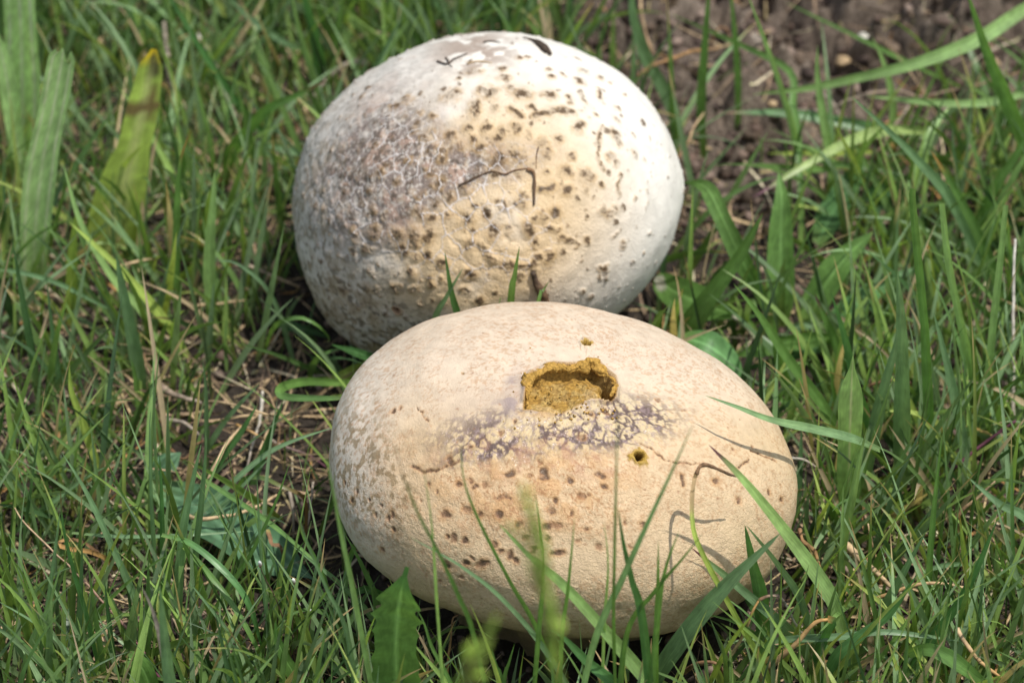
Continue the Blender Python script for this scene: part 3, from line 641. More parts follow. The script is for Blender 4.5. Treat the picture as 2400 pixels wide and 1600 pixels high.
def leaf_mesh(name, P, width, shape, ck, tk=None, tipfrac=0.15, twist=None, fold=0.22, ribs=0, spots=None, camber=0.0):
    HN[0] += 1; g = np.random.default_rng(1000 + HN[0])
    L = np.linalg.norm(np.diff(P, axis=0), axis=1).sum()
    broad = shape in ('lance', 'strap', 'spoon', 'tooth', 'cut') and ribs
    n = 90 if shape == 'tooth' else (48 if broad else max(14, min(40, int(L / 0.0022))))
    C = catmull(P, n); t = np.linspace(0, 1, n)
    T = nz(np.gradient(C, axis=0)); tocam = nz(CAM - C)
    tw = g.uniform(-0.4, 0.4) if twist is None else twist
    if shape == 'grass': width = width * 1.28
    tw2 = g.uniform(-0.35, 0.35) if twist is None else 0
    S0 = nz(np.cross(T, tocam)); F0 = np.cross(S0, T)
    a = tw + tw2 * (t - 0.5)
    Sd = S0 * np.cos(a)[:, None] + F0 * np.sin(a)[:, None]; Fn = F0 * np.cos(a)[:, None] - S0 * np.sin(a)[:, None]
    saw = np.zeros(n)
    if shape == 'tooth':
        ph = (t * 8 + 0.45 * np.sin(t * 17)) % 1.0; saw = (np.abs(ph - 0.7) * 1.8 - 0.6) * 2.2 + 0.5 * np.sin(t * 61)
    wd = profile(shape, t, saw) * width * 0.5
    wd = wd * (1 + 0.05 * np.sin(t * g.uniform(8, 20) + g.uniform(0, 6)))
    m = 13 if broad else 5
    u = np.linspace(-1, 1, m)
    col0 = np.array(PAL[ck]) * g.uniform(0.88, 1.14)
    tip = np.array(PAL[tk]) if tk else col0 * 1.05
    hgt = fold * (np.abs(u) - 0.5) + camber * (u ** 2)
    if ribs: hgt = hgt * 0.8 + 0.035 * np.cos(u * math.pi * ribs)
    wav = 0.06 * np.sin(t * 17 + g.uniform(0, 6)) if broad else 0 * t
    V = C[:, None] + Sd[:, None] * (u[None, :, None] * wd[:, None, None]) + Fn[:, None] * ((hgt[None, :] + wav[:, None] * u[None, :]) * wd[:, None])[:, :, None]
    if shape == 'cut': V = V + T[:, None] * (((fbm(np.stack([u * 2.3, u * 0 + HN[0], u * 0], 1), 5, 2) - 0.75) * width * 1.3)[None, :, None] * sstep(0.93, 1.0, t)[:, None, None])
    V = V.reshape(-1, 3); tt = np.repeat(t, m); uu = np.tile(u, n)
    c = np.tile(col0, (n * m, 1))
    c = mixc(c, np.array(PAL['Y']) * 0.9, 0.35 * (1 - sstep(0, 0.25, tt)))
    ns = fbm(V * 260, HN[0], 3)
    c = c * (0.82 + 0.36 * ns)[:, None]
    if ribs:
        vein = sstep(0.80, 1.0, np.cos((uu + 0.16 * (ns - 0.5)) * math.pi * ribs)) * (np.abs(uu) < 0.93) * (0.4 + 0.8 * st_(ns)) if ribs > 1 else (np.abs(uu) < 0.1) * 1.0
        c = c * (0.78 + 0.5 * st_(fbm(V * 900, HN[0] + 3, 3)))[:, None]
        c = mixc(c, np.minimum(col0 * 2.1 + 0.05, 0.6), vein * 0.75)
        cx = sstep(0.75, 1.0, np.sin(tt * L / 0.0022 + np.abs(uu) * 5 + 2 * ns))
        c = mixc(c, col0 * 1.35, cx * 0.25)
    else:
        c = mixc(c, col0 * 1.45 + 0.02, (np.abs(uu) < 0.05) * 0.35)
    if tk:
        k = sstep(1 - tipfrac, 1 - tipfrac * 0.35, tt + 0.10 * (ns - 0.5)); c = mixc(c, tip, k)
    if spots:
        for (st, su, sr, sk) in spots:
            dd = np.hypot((tt - st) * L, (uu - su) * width * 0.5 ) + 0.007 * (fbm(V * 420, 91, 3) - 0.5)
            c = mixc(c, PAL[sk], (1 - sstep(sr * 0.7, sr, dd)) * 0.9)
    I = np.arange(n * m).reshape(n, m)
    Q = np.stack([I[:-1, :-1], I[:-1, 1:], I[1:, 1:], I[1:, :-1]], -1).reshape(-1, 4)
    gr = np.stack([uu, tt * L, np.full(n * m, g.uniform(0, 50))], 1)
    return mesh_from(name, V, Q=Q, col=c, gr=gr)
def wpx(P, w):
    d = (P.mean(0) - CAM) @ FWD; return w * d / K
def leaf(name, cat, label, z, pts, w, shape='grass', ck='G', tk=None, lean=0.0, group=None, parent=None, mat=None, **kw):
    P = path3(z, pts, lean)
    me = leaf_mesh(name, P, wpx(P, w), shape, ck, tk, **kw)
    if mat is None: mat = M_BROAD if shape in ('lance', 'strap', 'spoon', 'tooth') else (M_DRY if ck in 'TNSWO' else M_LEAF)
    if parent is not None:
        o = obj(name, me, mat, parent); p = parent.location; shift(o, p); o.location = (0, 0, 0); return o
    o = obj(name, me, mat, None, label, cat, group); shift(o, P[0]); return o
def strand(name, cat, label, z, pts, w, ck='T', c2=None, lean=0.0, group=None, taper=(1, .5), kcorr=0, jit=0.25):
    P = path3(z, pts, lean) if not isinstance(pts, np.ndarray) else pts
    r = wpx(P, w) * 0.5
    V, Q, T, c = tube(P, [r * taper[0], r * 0.5 * (taper[0] + taper[1]), r * taper[1]], k=7, jit=jit, col=PAL[ck], col2=PAL[c2] if c2 else None, n=max(16, len(P) * 7), seed=HN[0] + 5, scl=500)
    HN[0] += 1
    V = V + (np.stack([fbm(V * 200, 5, 2), fbm(V * 200, 6, 2), fbm(V * 200, 7, 2)], 1) - 0.5) * 0.0006
    c = c * (0.7 + 0.6 * fbm(V * 600, HN[0], 3))[:, None]
    o = obj(name, mesh_from(name, V, Q=Q, T=T, col=c), M_WOOD if ck in 'KN' else M_DRY, None, label, cat, group); shift(o, P[0]); return o

G1 = 'grass blades rising round the puffballs'
def gb(label, z, pts, w, ck='G', tk=None, lean=0.0, **kw):
    return leaf('grass_leaf', 'grass blade', label, z, pts, w, kw.pop('shape', 'grass'), ck, tk, lean, group=G1, **kw)
# --- broad leaves at the left
leaf('plantain_leaf', 'leaf', 'tall ribbed light green leaf with a ragged square tip at the left edge', 'L1', [(215,2050),(240,1568),(290,1100),(370,700),(440,300)], 78, 'cut', 'Z', None, 0.15, mat=M_BROAD, ribs=3, twist=0.1, camber=0.25)
leaf('plantain_leaf', 'leaf', 'pale green broad leaf cut off by the top left corner', 'L1', [(150,1250),(150,700),(140,200),(110,-300)], 92, 'cut', 'Z', None, 0.0, mat=M_BROAD, ribs=3, twist=0.25)
leaf('plantain_leaf', 'leaf', 'narrow pale leaf leaning left of the ragged tipped leaf', 'L1', [(230,1400),(110,950),(40,500),(-60,100)], 42, 'strap', 'Z', None, 0.0, mat=M_BROAD, ribs=2, twist=-0.3)
leaf('dying_leaf', 'leaf', 'yellowing broad leaf with brown blotches and a bright yellow tip', 'L1', [(760,1750),(800,1450),(900,1050),(980,700),(1050,335)], 135, 'taper', 'A', 'I', 0.15, mat=M_BROAD, ribs=1, twist=0.05, tipfrac=0.09,  # yellow green painted brighter to look sunlit
     spots=[(0.72,-0.75,0.0042,'N'),(0.75,0.5,0.0055,'N'),(0.925,0.3,0.0045,'K')])
gb('long yellow green blade slanting down through the turf at left', 'L2', [(1330,930),(1150,680),(900,380),(700,180),(470,-30)], 19, 'Y', None, 0.2)
gb('upright blue green blade standing alone in front of the dark litter at left', 'L2', [(985,1200),(950,1000),(880,650),(820,350),(793,195)], 27, 'B', None, 0.0, shape='grass', twist=0.1)
gb('short olive green blade clasped at the foot of the upright blue green blade', 'L2', [(975,1350),(940,1180),(915,1000),(893,900)], 14, 'G', None, 0.0)
gb('pale stem crossing behind the ragged leaf at left', 'L2', [(1150,860),(950,560),(800,400),(560,0),(430,-420)], 16, 'L', None, 0.2)
gb('light blade arching in from the left edge below the ragged leaf', 'L2', [(-60,285,24),(150,315,26),(400,390,24),(600,490,20),(860,620,14)], 11, 'B')
gb('upright yellow blade below the left litter', 'L2', [(700,1700),(620,1500),(530,1250),(480,1100),(472,945)], 18, 'Y', None, 0.0)
gb('thin upright blade at the left of the matted straw', 'L2', [(1405,1650),(1405,1400),(1400,1100),(1380,910)], 10, 'B', None, 0.0)
gb('long thin blade slanting over the matted straw towards the rear puffball', 'L2', [(1330,1650),(1420,1500),(1560,1290),(1770,1065)], 12, 'B', None, 0.1)
gb('light blade slanting over the matted straw to the front puffball edge', 'S', [(-150,1500),(300,1150),(800,700),(1100,530),(1500,395)], 13, 'B', None, 0.25)
gb('wide dark green blade crossing under the straw', 'S', [(180,1050),(450,700),(640,450),(800,180)], 17, 'M', None, 0.2)
gb('second wide dark green blade under the straw nearer the front puffball', 'S', [(700,1000),(820,720),(930,420),(1035,150)], 16, 'M', None, 0.2)
gb('blade with a hooked curl over the dark gap left of the rear puffball', 'H', [(230,900,2),(300,690,14),(400,600,22),(560,565,26),(700,620,25),(800,710,21),(832,770,18),(805,800,17),(770,790,18)], 10, 'G', 'T', tipfrac=.06, twist=0.2)
gb('looped blade with a red brown tip touching the front puffball', 'H', [(1150,1150,12),(900,1160,16),(620,1150,20),(430,1190,24),(370,1240,27),(420,1290,30),(620,1305,34),(900,1305,38),(1195,1290,42)], 19, 'G', 'N', tipfrac=.16, twist=0.3)
leaf('broad_leaf', 'leaf', 'pointed dark green leaf poking left from between the two puffballs', 'H', [(1560,1090,12),(1350,985,18),(1100,890,22),(850,812,25)], 27, 'lance', 'M', None, mat=M_BROAD, ribs=1, twist=0.4)
leaf('broad_leaf', 'leaf', 'short bright green leaf lit by the sun in the gap left of the puffballs', 'H', [(1250,1010,4),(1100,1040,8),(900,1110,9),(740,1130,8)], 26, 'lance', 'Y', None, mat=M_BROAD, ribs=1, twist=0.1)
gb('small bent blade rising in the gap left of the puffballs', 'H', [(650,1180,1),(665,1050,8),(730,930,15),(850,870,18),(960,850,18)], 13, 'G')
leaf('broad_leaf', 'leaf', 'dim leaf lying under the overhang of the rear puffball', 'H', [(280,600,3),(500,650,6),(700,700,5),(850,760,3)], 22, 'lance', 'D', None, mat=M_BROAD, ribs=1)
leaf('plantain_leaf', 'leaf', 'large dark green leaf with pale veins in the shade left of the front puffball', 'L3', [(980,240,3),(1250,320,6),(1500,480,9),(1800,680,9),(2170,880,6)], 140, 'strap', 'Q', None, mat=M_BROAD, ribs=4, twist=0.5, camber=0.15)
leaf('plantain_leaf', 'leaf', 'small dark leaf behind the straw at left', 'L3', [(1000,180,3),(1120,90,7),(1230,0,9)], 60, 'lance', 'Q', None, mat=M_BROAD, ribs=3, twist=0.4)
# --- lower left grasses
for lab, pts, w, ck, tk, ln in [
 ('long twin ribbed blade leaning left through the lower left turf', [(1090,1330),(880,900),(690,480),(560,220),(415,-10)], 15, 'B', None, 0),
 ('thin dark blade standing left of the orange dead leaf', [(720,1640),(600,1150),(500,800),(430,500),(410,240)], 10, 'M', 'N', 0),
 ('pale thin blade leaning right at far lower left', [(220,1640),(300,1200),(370,700),(412,370)], 10, 'B', None, 0),
 ('straight pale blade rising from the lower left corner', [(-60,650),(150,490),(350,340),(600,160),(760,80)], 11, 'B', None, 0.3),
 ('thin vertical blade in the lower left clump', [(1060,1100),(1050,700),(1030,300),(1020,-200),(1030,-290)], 9, 'B', None, 0),
 ('upright blade of the lower left clump beside the vertical one', [(1110,1200),(1110,800),(1100,300),(1085,0)], 12, 'M', None, 0),
 ('wide blue green blade in the middle of the lower left clump', [(1215,1250),(1215,900),(1250,500),(1310,200),(1370,-60)], 19, 'B', None, 0),
 ('second wide blade of the lower left clump reaching higher', [(1290,1150),(1330,700),(1370,350),(1400,0),(1400,-150)], 14, 'B', None, 0),
 ('blade of the lower left clump leaning far right', [(1230,640),(1400,480),(1600,280),(1850,20)], 10, 'B', None, 0.2),
 ('long arching blade over the large shaded leaf', [(1320,140,26),(1600,320,30),(1850,490,31),(2100,700,30),(2330,910,26)], 11, 'G', 'N', 0),
 ('thin straight blade against the large shaded leaf', [(1890,1568),(1830,1200),(1790,850),(1765,500),(1748,160)], 9, 'B', None, 0),
 ('blade leaning right in front of the large shaded leaf', [(1280,1320),(1500,1000),(1700,700),(1870,350),(1975,60)], 9, 'G', None, 0.1),
 ('pale blade leaning right behind the blurred pair', [(1440,1000),(1500,750),(1560,530),(1600,330)], 10, 'B', None, 0),
 ('blade leaning left with its tip near the shaded leaf edge', [(2420,1400),(2250,980),(2150,730),(2060,560),(2020,390)], 10, 'G', 'N', 0),
 ('long low blade crossing the bottom of the dark hollow', [(1280,870),(1480,1120),(1660,1350),(1860,1568),(1920,1640)][::-1], 10, 'B', None, 0),
 ('arching blade over the lower left clump falling right', [(1100,560,38),(1300,620,40),(1550,830,36),(1700,1050,28),(1800,1400,8)], 14, 'M', None, 0),
 ('lower arching blade below the previous fall', [(1230,620,30),(1400,800,32),(1600,1060,27),(1750,1330,18),(1880,1600,4)], 12, 'G', None, 0),
 ('horizontal thin blade in the lower left clump', [(480,545,16),(800,570,20),(1200,565,22),(1730,532,20)], 8, 'B', None, 0),
 ('short sharp blade at the left bottom edge', [(500,1700),(500,1450),(495,1300),(490,1180)], 14, 'G', None, 0),
 ('dark sharp blade low in the left clump', [(800,1640),(760,1300),(730,1050),(712,870)], 12, 'D', None, 0),
 ('thin low blade running right along the bottom left', [(-30,1000),(300,1200),(500,1400),(650,1568),(700,1640)][::-1], 9, 'B', None, 0),
 ('bright blade among the bottom left tufts', [(150,1700),(230,1350),(330,1050),(420,750)], 11, 'L', None, 0)]:
    gb(lab, 'L3', pts, w, ck, tk, ln)
leaf('grass_leaf', 'grass blade', 'blurred purple grey blade close to the lens at bottom left', 'L3', [(1230,2300),(1180,1800),(1110,1350),(1040,1080),(965,910)], 18, 'grass', 'S', None, -0.1, group=G1)
leaf('grass_leaf', 'grass blade', 'blurred wide grey green blade close to the lens at bottom left', 'L3', [(1260,2400),(1190,1800),(1140,1450),(1110,1150),(1085,900)], 30, 'grass', 'B', None, -0.1, group=G1)
leaf('broad_leaf', 'leaf', 'rounded olive leaf with a brown edge at the bottom left', 'L3', [(1060,1900),(1010,1568),(930,1430),(815,1395)], 56, 'cut', 'G', 'N', 0.0, mat=M_BROAD, ribs=1, tipfrac=.06, twist=0.2)
leaf('broad_leaf', 'leaf', 'hairy edged green leaf pointing up left of the toothed leaf', 'L3', [(2130,1900),(2020,1560),(1940,1400),(1885,1260),(1875,1140)], 34, 'lance', 'G', None, 0.0, mat=M_BROAD, ribs=1, twist=0.1)
leaf('broad_leaf', 'leaf', 'flat yellow green leaf low at the bottom left of the hollow', 'L3', [(1560,1700),(1480,1520),(1400,1440),(1335,1390)], 45, 'lance', 'L', None, 0.6, mat=M_BROAD, ribs=1, twist=0.3)
leaf('broad_leaf', 'leaf', 'mid green toothed leaf low beneath the white buds', 'L3', [(1720,1640,3),(1660,1500,8),(1600,1350,13)], 62, 'spoon', 'G', None, mat=M_BROAD, ribs=1, twist=0.2)
leaf('dandelion_leaf', 'leaf', 'toothed green leaf standing against the lower left of the front puffball', 'C', [(600,1900),(600,1500),(595,1150),(620,880),(665,700)], 112, 'tooth', 'G', 'M', -0.05, mat=M_BROAD, ribs=1, twist=0.15, fold=0.3)
# --- straw and dead stems in the litter
def st(lab, z, pts, w, ck='T', c2=None, **kw): return strand('dead_straw', 'dead stem', lab, z, pts, w, ck, c2, group='dead stems and straws', **kw)
st('curled yellow straw looping at the left of the litter', 'S', [(180,250,6),(220,310,7),(330,340,9),(500,315,10),(700,285,9),(800,270,7)], 7, 'T')
st('long arched straw over the top of the litter', 'S', [(290,195,6),(380,155,12),(560,180,16),(780,240,16),(950,290,13),(1080,325,9),(1180,290,5)], 7, 'T')
st('pale straw bent like a bow across the green blades', 'S', [(300,1050,8),(350,880,13),(430,700,17),(550,500,18),(700,360,14),(810,270,9)], 10, 'T')
st('orange straw lying over the litter', 'S', [(610,370,12),(780,460,14),(900,535,12),(970,590,10),(1020,690,7),(1040,790,4)], 8, 'O', 'T')
st('upright grey straw in the litter', 'S', [(840,60,4),(830,250,8),(790,450,9),(730,650,8),(690,860,4)], 10, 'W', 'S')
st('thin wiry stem coiling down the litter', 'S', [(810,40,6),(900,90,9),(950,200,12),(985,330,12),(1000,450,9),(970,580,6),(900,660,4),(850,715,3)], 6, 'T', 'N')
st('twin straw leaning beside the wiry stem', 'S', [(960,270,10),(880,470,9),(780,680,7),(680,860,4)], 9, 'T')
st('purple grey stem under the front puffball edge', 'S', [(910,510,6),(1100,590,7),(1260,650,5),(1420,760,3)], 8, 'S', 'P')
st('pale flattened straw hooked over the shaded leaf', 'S', [(150,1210,8),(280,1240,11),(500,1215,13),(620,1190,14),(800,1120,14),(970,1020,11)], 12, 'T')
st('grey dead stalk dropping in front of the shaded leaf', 'S', [(1090,990,12),(1120,1150,9),(1130,1280,6),(1128,1410,3)], 11, 'S')
st('thin straw standing at the left foot of the front puffball', 'S', [(1310,900,8),(1290,1100,7),(1260,1300,5),(1200,1560,2)], 6, 'S')
st('grey root curving over the litter at far left', 'S', [(-60,330,4),(100,350,7),(220,430,8),(300,510,6)], 14, 'S')
st('second grey root below the first at far left', 'S', [(0,600,3),(120,680,6),(230,560,8),(300,520,9)], 9, 'N')
leaf('dead_leaf', 'grass blade', 'bent blade turning from olive to brown over the hollow', 'S', [(610,1040,6),(650,900,16),(740,855,20),(880,870,22),(1000,930,22),(1150,990,20),(1230,1050,17),(1245,1200,12),(1240,1400,6),(1230,1560,2)], 13, 'stem', 'G', 'N', mat=M_LEAF, tipfrac=.72, group=G1, twist=0.3)
leaf('dead_leaf', 'dead leaf', 'small curled red brown flower remains on the shaded leaf', 'S', [(880,1330,12),(910,1400,13),(930,1470,13),(1000,1480,12),(1030,1560,10)], 14, 'stem', 'N', None, twist=0.6)
leaf('dead_leaf', 'dead leaf', 'folded orange and brown dead leaf in the lower left turf', 'L3', [(790,800,8),(720,720,14),(600,670,18),(470,655,20),(405,630,20),(420,600,19),(540,598,16),(670,680,10)], 13, 'stem', 'O', 'N', tipfrac=.5)
st('thin dark red stem with a white tip in the lower left turf', 'L3', [(1090,1540,5),(900,1250,14),(700,1010,20),(500,800,24),(330,640,26),(160,470,28),(90,365,28)], 7, 'P', 'T')
st('bundle of withered brown straw lying behind the litter', 'L2', [(960,890,8),(1030,1010,8),(1150,1130,8),(1370,1200,6)], 20, 'N', 'S', jit=0.8)
st('pinkish straw crossing behind the curled blade', 'H', [(40,75,12),(150,115,12),(350,200,10),(560,290,7)], 9, 'S', 'T')
st('thin pale straw across the left turf', 'L2', [(820,270,14),(950,240,15),(1080,215,14),(1180,200,12)], 7, 'T')
st('second pale straw across the left turf lower down', 'L2', [(1290,545,8),(1450,530,9),(1600,515,9),(1720,500,8)], 8, 'T')
# --- top left and top middle grasses
for lab, pts, w, ck, tk, ln in [
 ('bright lime blade standing at the rear puffball upper left', [(1860,640),(1840,450),(1800,200),(1760,0),(1740,-250)], 22, 'Y', None, 0),
 ('tall light green stem passing left of the rear puffball', [(1540,1350),(1450,1120),(1340,800),(1230,450),(1150,150),(1100,-150)], 14, 'L', None, 0),
 ('arching yellow green blade left of the rear puffball', [(480,1700),(560,1400),(720,1180),(900,1000),(1150,880),(1430,740)], 24, 'G', 'N', -0.3),
 ('wide dark blade behind the light green stem', [(1380,1000),(1370,600),(1300,250),(1200,-150)], 28, 'M', None, 0),
 ('olive blade between the stem and the lime blade', [(1530,700),(1470,450),(1400,200),(1310,-100)], 15, 'G', 'O', 0),
 ('narrow pale blade slanting in the upper left grass', [(1250,480,20),(1000,360,26),(700,140,30),(520,-40,32)], 14, 'B', None, 0),
 ('thin grey green blade in the upper left grass', [(400,1700),(370,1350),(290,1000),(220,700)], 12, 'L', None, 0),
 ('bright blade with a red tip in the upper left grass', [(60,2000),(100,1600),(140,1380),(180,1190)], 14, 'G', 'O', 0),
 ('bluish blade leaning over the rear puffball upper left', [(1500,1300),(1700,900),(1900,600),(2050,300),(2130,150)], 16, 'B', None, 0),
 ('small whitish blade pointing left beside the rear puffball', [(1250,1420,14),(1100,1390,17),(920,1350,18),(770,1300,18)], 15, 'B', None, 0),
 ('long dark blade crossing the dying leaf', [(1200,1500),(700,1050),(300,480),(100,150),(-200,-350)], 15, 'M', None, 0.1),
 ('yellow curved blade low beside the rear puffball', [(1150,1560,6),(950,1440,12),(800,1420,15),(620,1470,15)], 12, 'Y', 'O', 0)]:
    gb(lab, 'T', pts, w, ck, tk, ln)
for lab, pts, w, ck in [('pinkish dead stalk in the upper left grass', [(600,1080,10),(500,850,16),(430,650,20),(390,560,22)], 12, 'S'),
 ('short pale stalk high in the upper left grass', [(340,480,10),(290,400,14),(255,310,16)], 14, 'W'),
 ('forked pinkish stem beside the rear puffball', [(1800,580,18),(1640,580,18),(1480,680,16),(1330,860,12),(1230,1000,8)], 13, 'S'),
 ('thin orange stalk below the forked pinkish stem', [(1225,990,14),(1270,1100,11),(1300,1200,8),(1305,1300,5)], 9, 'T'),
 ('dead stalk leaning at the far left of the upper grass', [(50,900,6),(-20,600,14),(-60,200,22)], 16, 'S')]:
    st(lab, 'T', pts, w, ck)
for lab, pts, w, ck, tk in [('yellow green blade left of centre at the top edge', [(165,540),(180,260),(170,100)], 16, 'Y', None)]:
    pass
for lab, pts, w, ck, tk, ln in [
 ('wide green blade low left of the rear puffball', [(500,800),(490,620),(500,460),(503,400)], 26, 'L', None, 0),
 ('upright light blade left of the rear puffball foot', [(415,760),(412,600),(420,400),(440,320)], 17, 'G', 'O', 0),
 ('short light blade just left of the rear puffball', [(577,700),(575,600),(568,540),(566,495)], 15, 'Y', None, 0),
 ('bluish blade crossing left of the rear puffball foot', [(700,870),(640,700),(560,620),(500,610)], 11, 'B', None, 0.2),
 ('upright lime blade under the ragged tipped leaf', [(165,760),(168,650),(172,560),(178,500)], 24, 'Y', None, 0)]:
    gb(lab, 'X', pts, w, ck, tk, ln)
# --- blades between the puffballs
gb('short dark blade before the rear puffball, its tip leaning left', 'B', [(950,1930),(830,1420),(780,1230),(750,1048)], 19, 'M', None, 0, twist=0.1)
gb('grey green blade crossing the short dark blade to the right', 'B', [(540,1930),(690,1400),(760,1250),(832,1125)], 17, 'B', None, 0, twist=0.1)
gb('sharp upright blade before the middle of the rear puffball', 'B', [(1015,1930),(1045,1300),(1065,1150),(1085,1028)], 21, 'G', None, 0, twist=0.1)
gb('small blade beside the bark flake on the rear puffball', 'B', [(1000,1930),(1165,1290),(1190,1230),(1218,1183)], 18, 'G', None, 0, twist=0.1)
gb('tiny blade tip behind the crown of the front puffball', 'B', [(900,1930),(990,1305),(1018,1272)], 9, 'G', None, 0)
# --- right: soil bank and long blades
for lab, pts, w, ck, tk, sh in [
 ('long broad blade arching in from the right edge over the soil', [(2700,-120,30),(2352,60,42),(2080,235,46),(1700,385,46),(1300,485,40),(1000,545,34),(690,578,28)], 30, 'L', None, 'grass'),
 ('pale blade curving in from the right edge below the broad one', [(2500,540,30),(2352,575,32),(2100,630,34),(1800,630,34),(1550,605,32),(1385,590,30)], 17, 'L', None, 'grass'),
 ('yellow green blade with a brown lower edge pointing down left', [(1800,800,14),(1530,800,24),(1300,860,28),(1000,1020,28),(820,1130,26),(690,1212,24)], 23, 'V', 'P', 'grass'),
 ('blue green flat blade lying right of the rear puffball', [(1750,830,8),(1290,760,14),(1050,715,16),(800,690,17),(500,692,17)], 24, 'M', 'N', 'grass'),
 ('thin blade crossing the soil from the upper left', [(1960,530,10),(1700,410,18),(1400,262,24),(1150,140,28),(890,14,30)], 9, 'G', None, 'grass'),
 ('green blade bending over sharply above the soil', [(990,1568,1),(985,1200,14),(965,800,24),(935,640,28),(945,500,31),(900,420,33),(780,350,34),(560,250,32),(380,170,30),(190,88,28)], 15, 'G', None, 'grass'),
 ('bright tip pointing left beside the rear puffball', [(1420,930,6),(1200,935,10),(1000,938,13),(780,940,15)], 14, 'Y', None, 'grass'),
 ('narrow tip pointing left with a white end', [(1250,1030,6),(1050,1035,10),(850,1020,14),(615,1005,17)], 14, 'G', 'W', 'grass')]:
    gb(lab, 'R1', pts, w, ck, tk, 0, shape=sh)
for lab, pts, w, ck, tk, ln in [
 ('hairy green stalk standing on the soil left of centre', [(400,1020),(375,650),(395,300),(430,-150)], 18, 'G', None, 0),
 ('second hairy stalk on the soil', [(600,900),(600,500),(580,200),(545,-150)], 13, 'G', None, 0),
 ('light blade leaning down from the top over the soil', [(1000,1250),(960,900),(870,560),(760,240),(650,-60)], 14, 'L', None, 0),
 ('wide blade behind the upper right of the rear puffball', [(240,900),(200,680),(120,500),(40,360),(-40,100),(-60,-200)], 26, 'B', None, 0),
 ('upright blade touching the rear puffball upper right', [(215,1060),(215,850),(200,650),(185,370)], 18, 'G', None, 0),
 ('upright light blade on the soil edge', [(1210,1300),(1160,950),(1110,650),(1085,450),(1088,280)], 20, 'L', None, 0),
 ('upright light blade further right on the soil edge', [(1530,1000),(1550,700),(1530,520),(1480,350),(1420,225)], 16, 'L', None, 0),
 ('strong blade falling from the top right corner', [(2500,1350),(2400,1000),(2250,620),(2130,330),(2000,-60)], 32, 'G', None, 0),
 ('long straight blade slanting right across the middle of the right side', [(2250,1900),(1930,1270),(1700,980),(1500,780),(1290,588)], 22, 'B', None, 0),
 ('stout stalk with an orange dead tip', [(2300,1950),(2100,1500),(1950,1200),(1850,1030),(1780,920)], 22, 'G', 'O', 0),
 ('blade curving up and then left near the orange tip', [(1600,1390,6),(1650,1200,14),(1720,980,22),(1790,800,28),(1900,650,30)], 24, 'L', None, 0),
 ('thin blade below the orange tip', [(1960,1500),(1950,1200),(1920,900),(1918,755)], 10, 'B', None, 0),
 ('long light blade leaning right at the right edge', [(2000,1750),(2120,1440),(2280,1100),(2420,850)], 22, 'L', None, 0),
 ('dark blade leaning right above the long light one', [(1950,1650),(2150,1200),(2300,960),(2450,700)], 24, 'G', None, 0),
 ('thin blade rising at the right edge of the soil', [(2200,1050),(2230,880),(2260,700),(2270,525)], 10, 'G', None, 0)]:
    gb(lab, 'R1', pts, w, ck, tk, ln)
st('brown rootlet stretching from the rear puffball over the soil', 'R1', [(-10,465,34),(80,405,32),(200,360,28),(330,315,24),(440,300,20),(545,280,16)], 11, 'N', 'O')
st('brown loop of root above the rootlet', 'R1', [(430,290,22),(450,220,26),(490,170,28),(535,180,28),(550,230,26)], 8, 'N')
st('pale root hanging from the top left of the soil', 'R1', [(0,-60,30),(15,120,26),(60,290,22),(110,335,20),(180,355,18)], 9, 'T', 'N')
st('reddish rootlet touching the rear puffball right side', 'R1', [(230,975,18),(290,880,20),(330,780,22),(390,695,22)], 8, 'N', 'T')
st('long brown stem snaking across the right side', 'R1', [(850,695,12),(1000,675,16),(1150,680,18),(1260,620,22),(1400,575,24),(1560,560,24),(1720,590,22),(1900,555,22),(2100,510,24),(2352,435,24),(2500,390,22)], 9, 'S', 'N')
st('forked grey brown stem in the middle of the right side', 'R1', [(1330,1035,8),(1440,950,12),(1520,850,14),(1570,760,16),(1650,650,15)], 11, 'N', 'S', jit=0.5)
st('thin pale stem dropping from the long brown stem', 'R1', [(1100,570,18),(1190,640,16),(1230,780,12),(1240,950,7),(1225,1100,3)], 7, 'S')
st('thin red stem near the orange tip', 'R1', [(1540,880,12),(1600,960,11),(1680,1035,8)], 8, 'O', 'N')
# plantain plant with its ribbed leaves
pl = bpy.data.objects.new('plantain_plant', None); COL.objects.link(pl); pl.location = on_z(1835, 775, 0)
pl['label'] = 'ribbed plantain rosette with hairy leaf bases right of the rear puffball'; pl['category'] = 'plant'
def pleaf(pts, w, shape, ck, z='R2', **kw):
    return leaf('leaf', None, None, z, pts, w, shape, ck, parent=pl, **kw)
pleaf([(865,700,1),(862,450,12),(862,150,24),(868,-80,33),(850,-250,38)], 62, 'lance', 'G', ribs=2, twist=0.05, fold=0.35)
pleaf([(1030,700,2),(1090,520,10),(1230,300,20),(1430,112,28)], 68, 'lance', 'G', ribs=2, twist=0.3)
pleaf([(830,740,3),(740,500,14),(640,320,24),(500,20,36),(400,-160,38),(240,-190,34)], 44, 'strap', 'G', ribs=2, twist=0.25)
pleaf([(1100,740,3),(1280,590,9),(1500,430,13),(1700,330,15)], 50, 'lance', 'M', ribs=2, twist=0.4)
pleaf([(1270,760,6),(1100,770,10),(850,800,12),(650,850,12),(540,890,10)], 44, 'strap', 'G', ribs=2, twist=0.5)
pleaf([(1290,780,4),(1150,800,5),(900,880,6),(600,965,5)], 26, 'lance', 'D', ribs=1, twist=0.4)
pleaf([(760,790,2),(650,650,8),(480,590,13),(250,500,17),(90,400,18)], 84, 'spoon', 'G', ribs=1, twist=0.3, spots=[(0.97,0.0,0.0035,'W')])
pleaf([(900,700,2),(1010,690,5),(1120,670,6)], 20, 'lance', 'B', ribs=1)
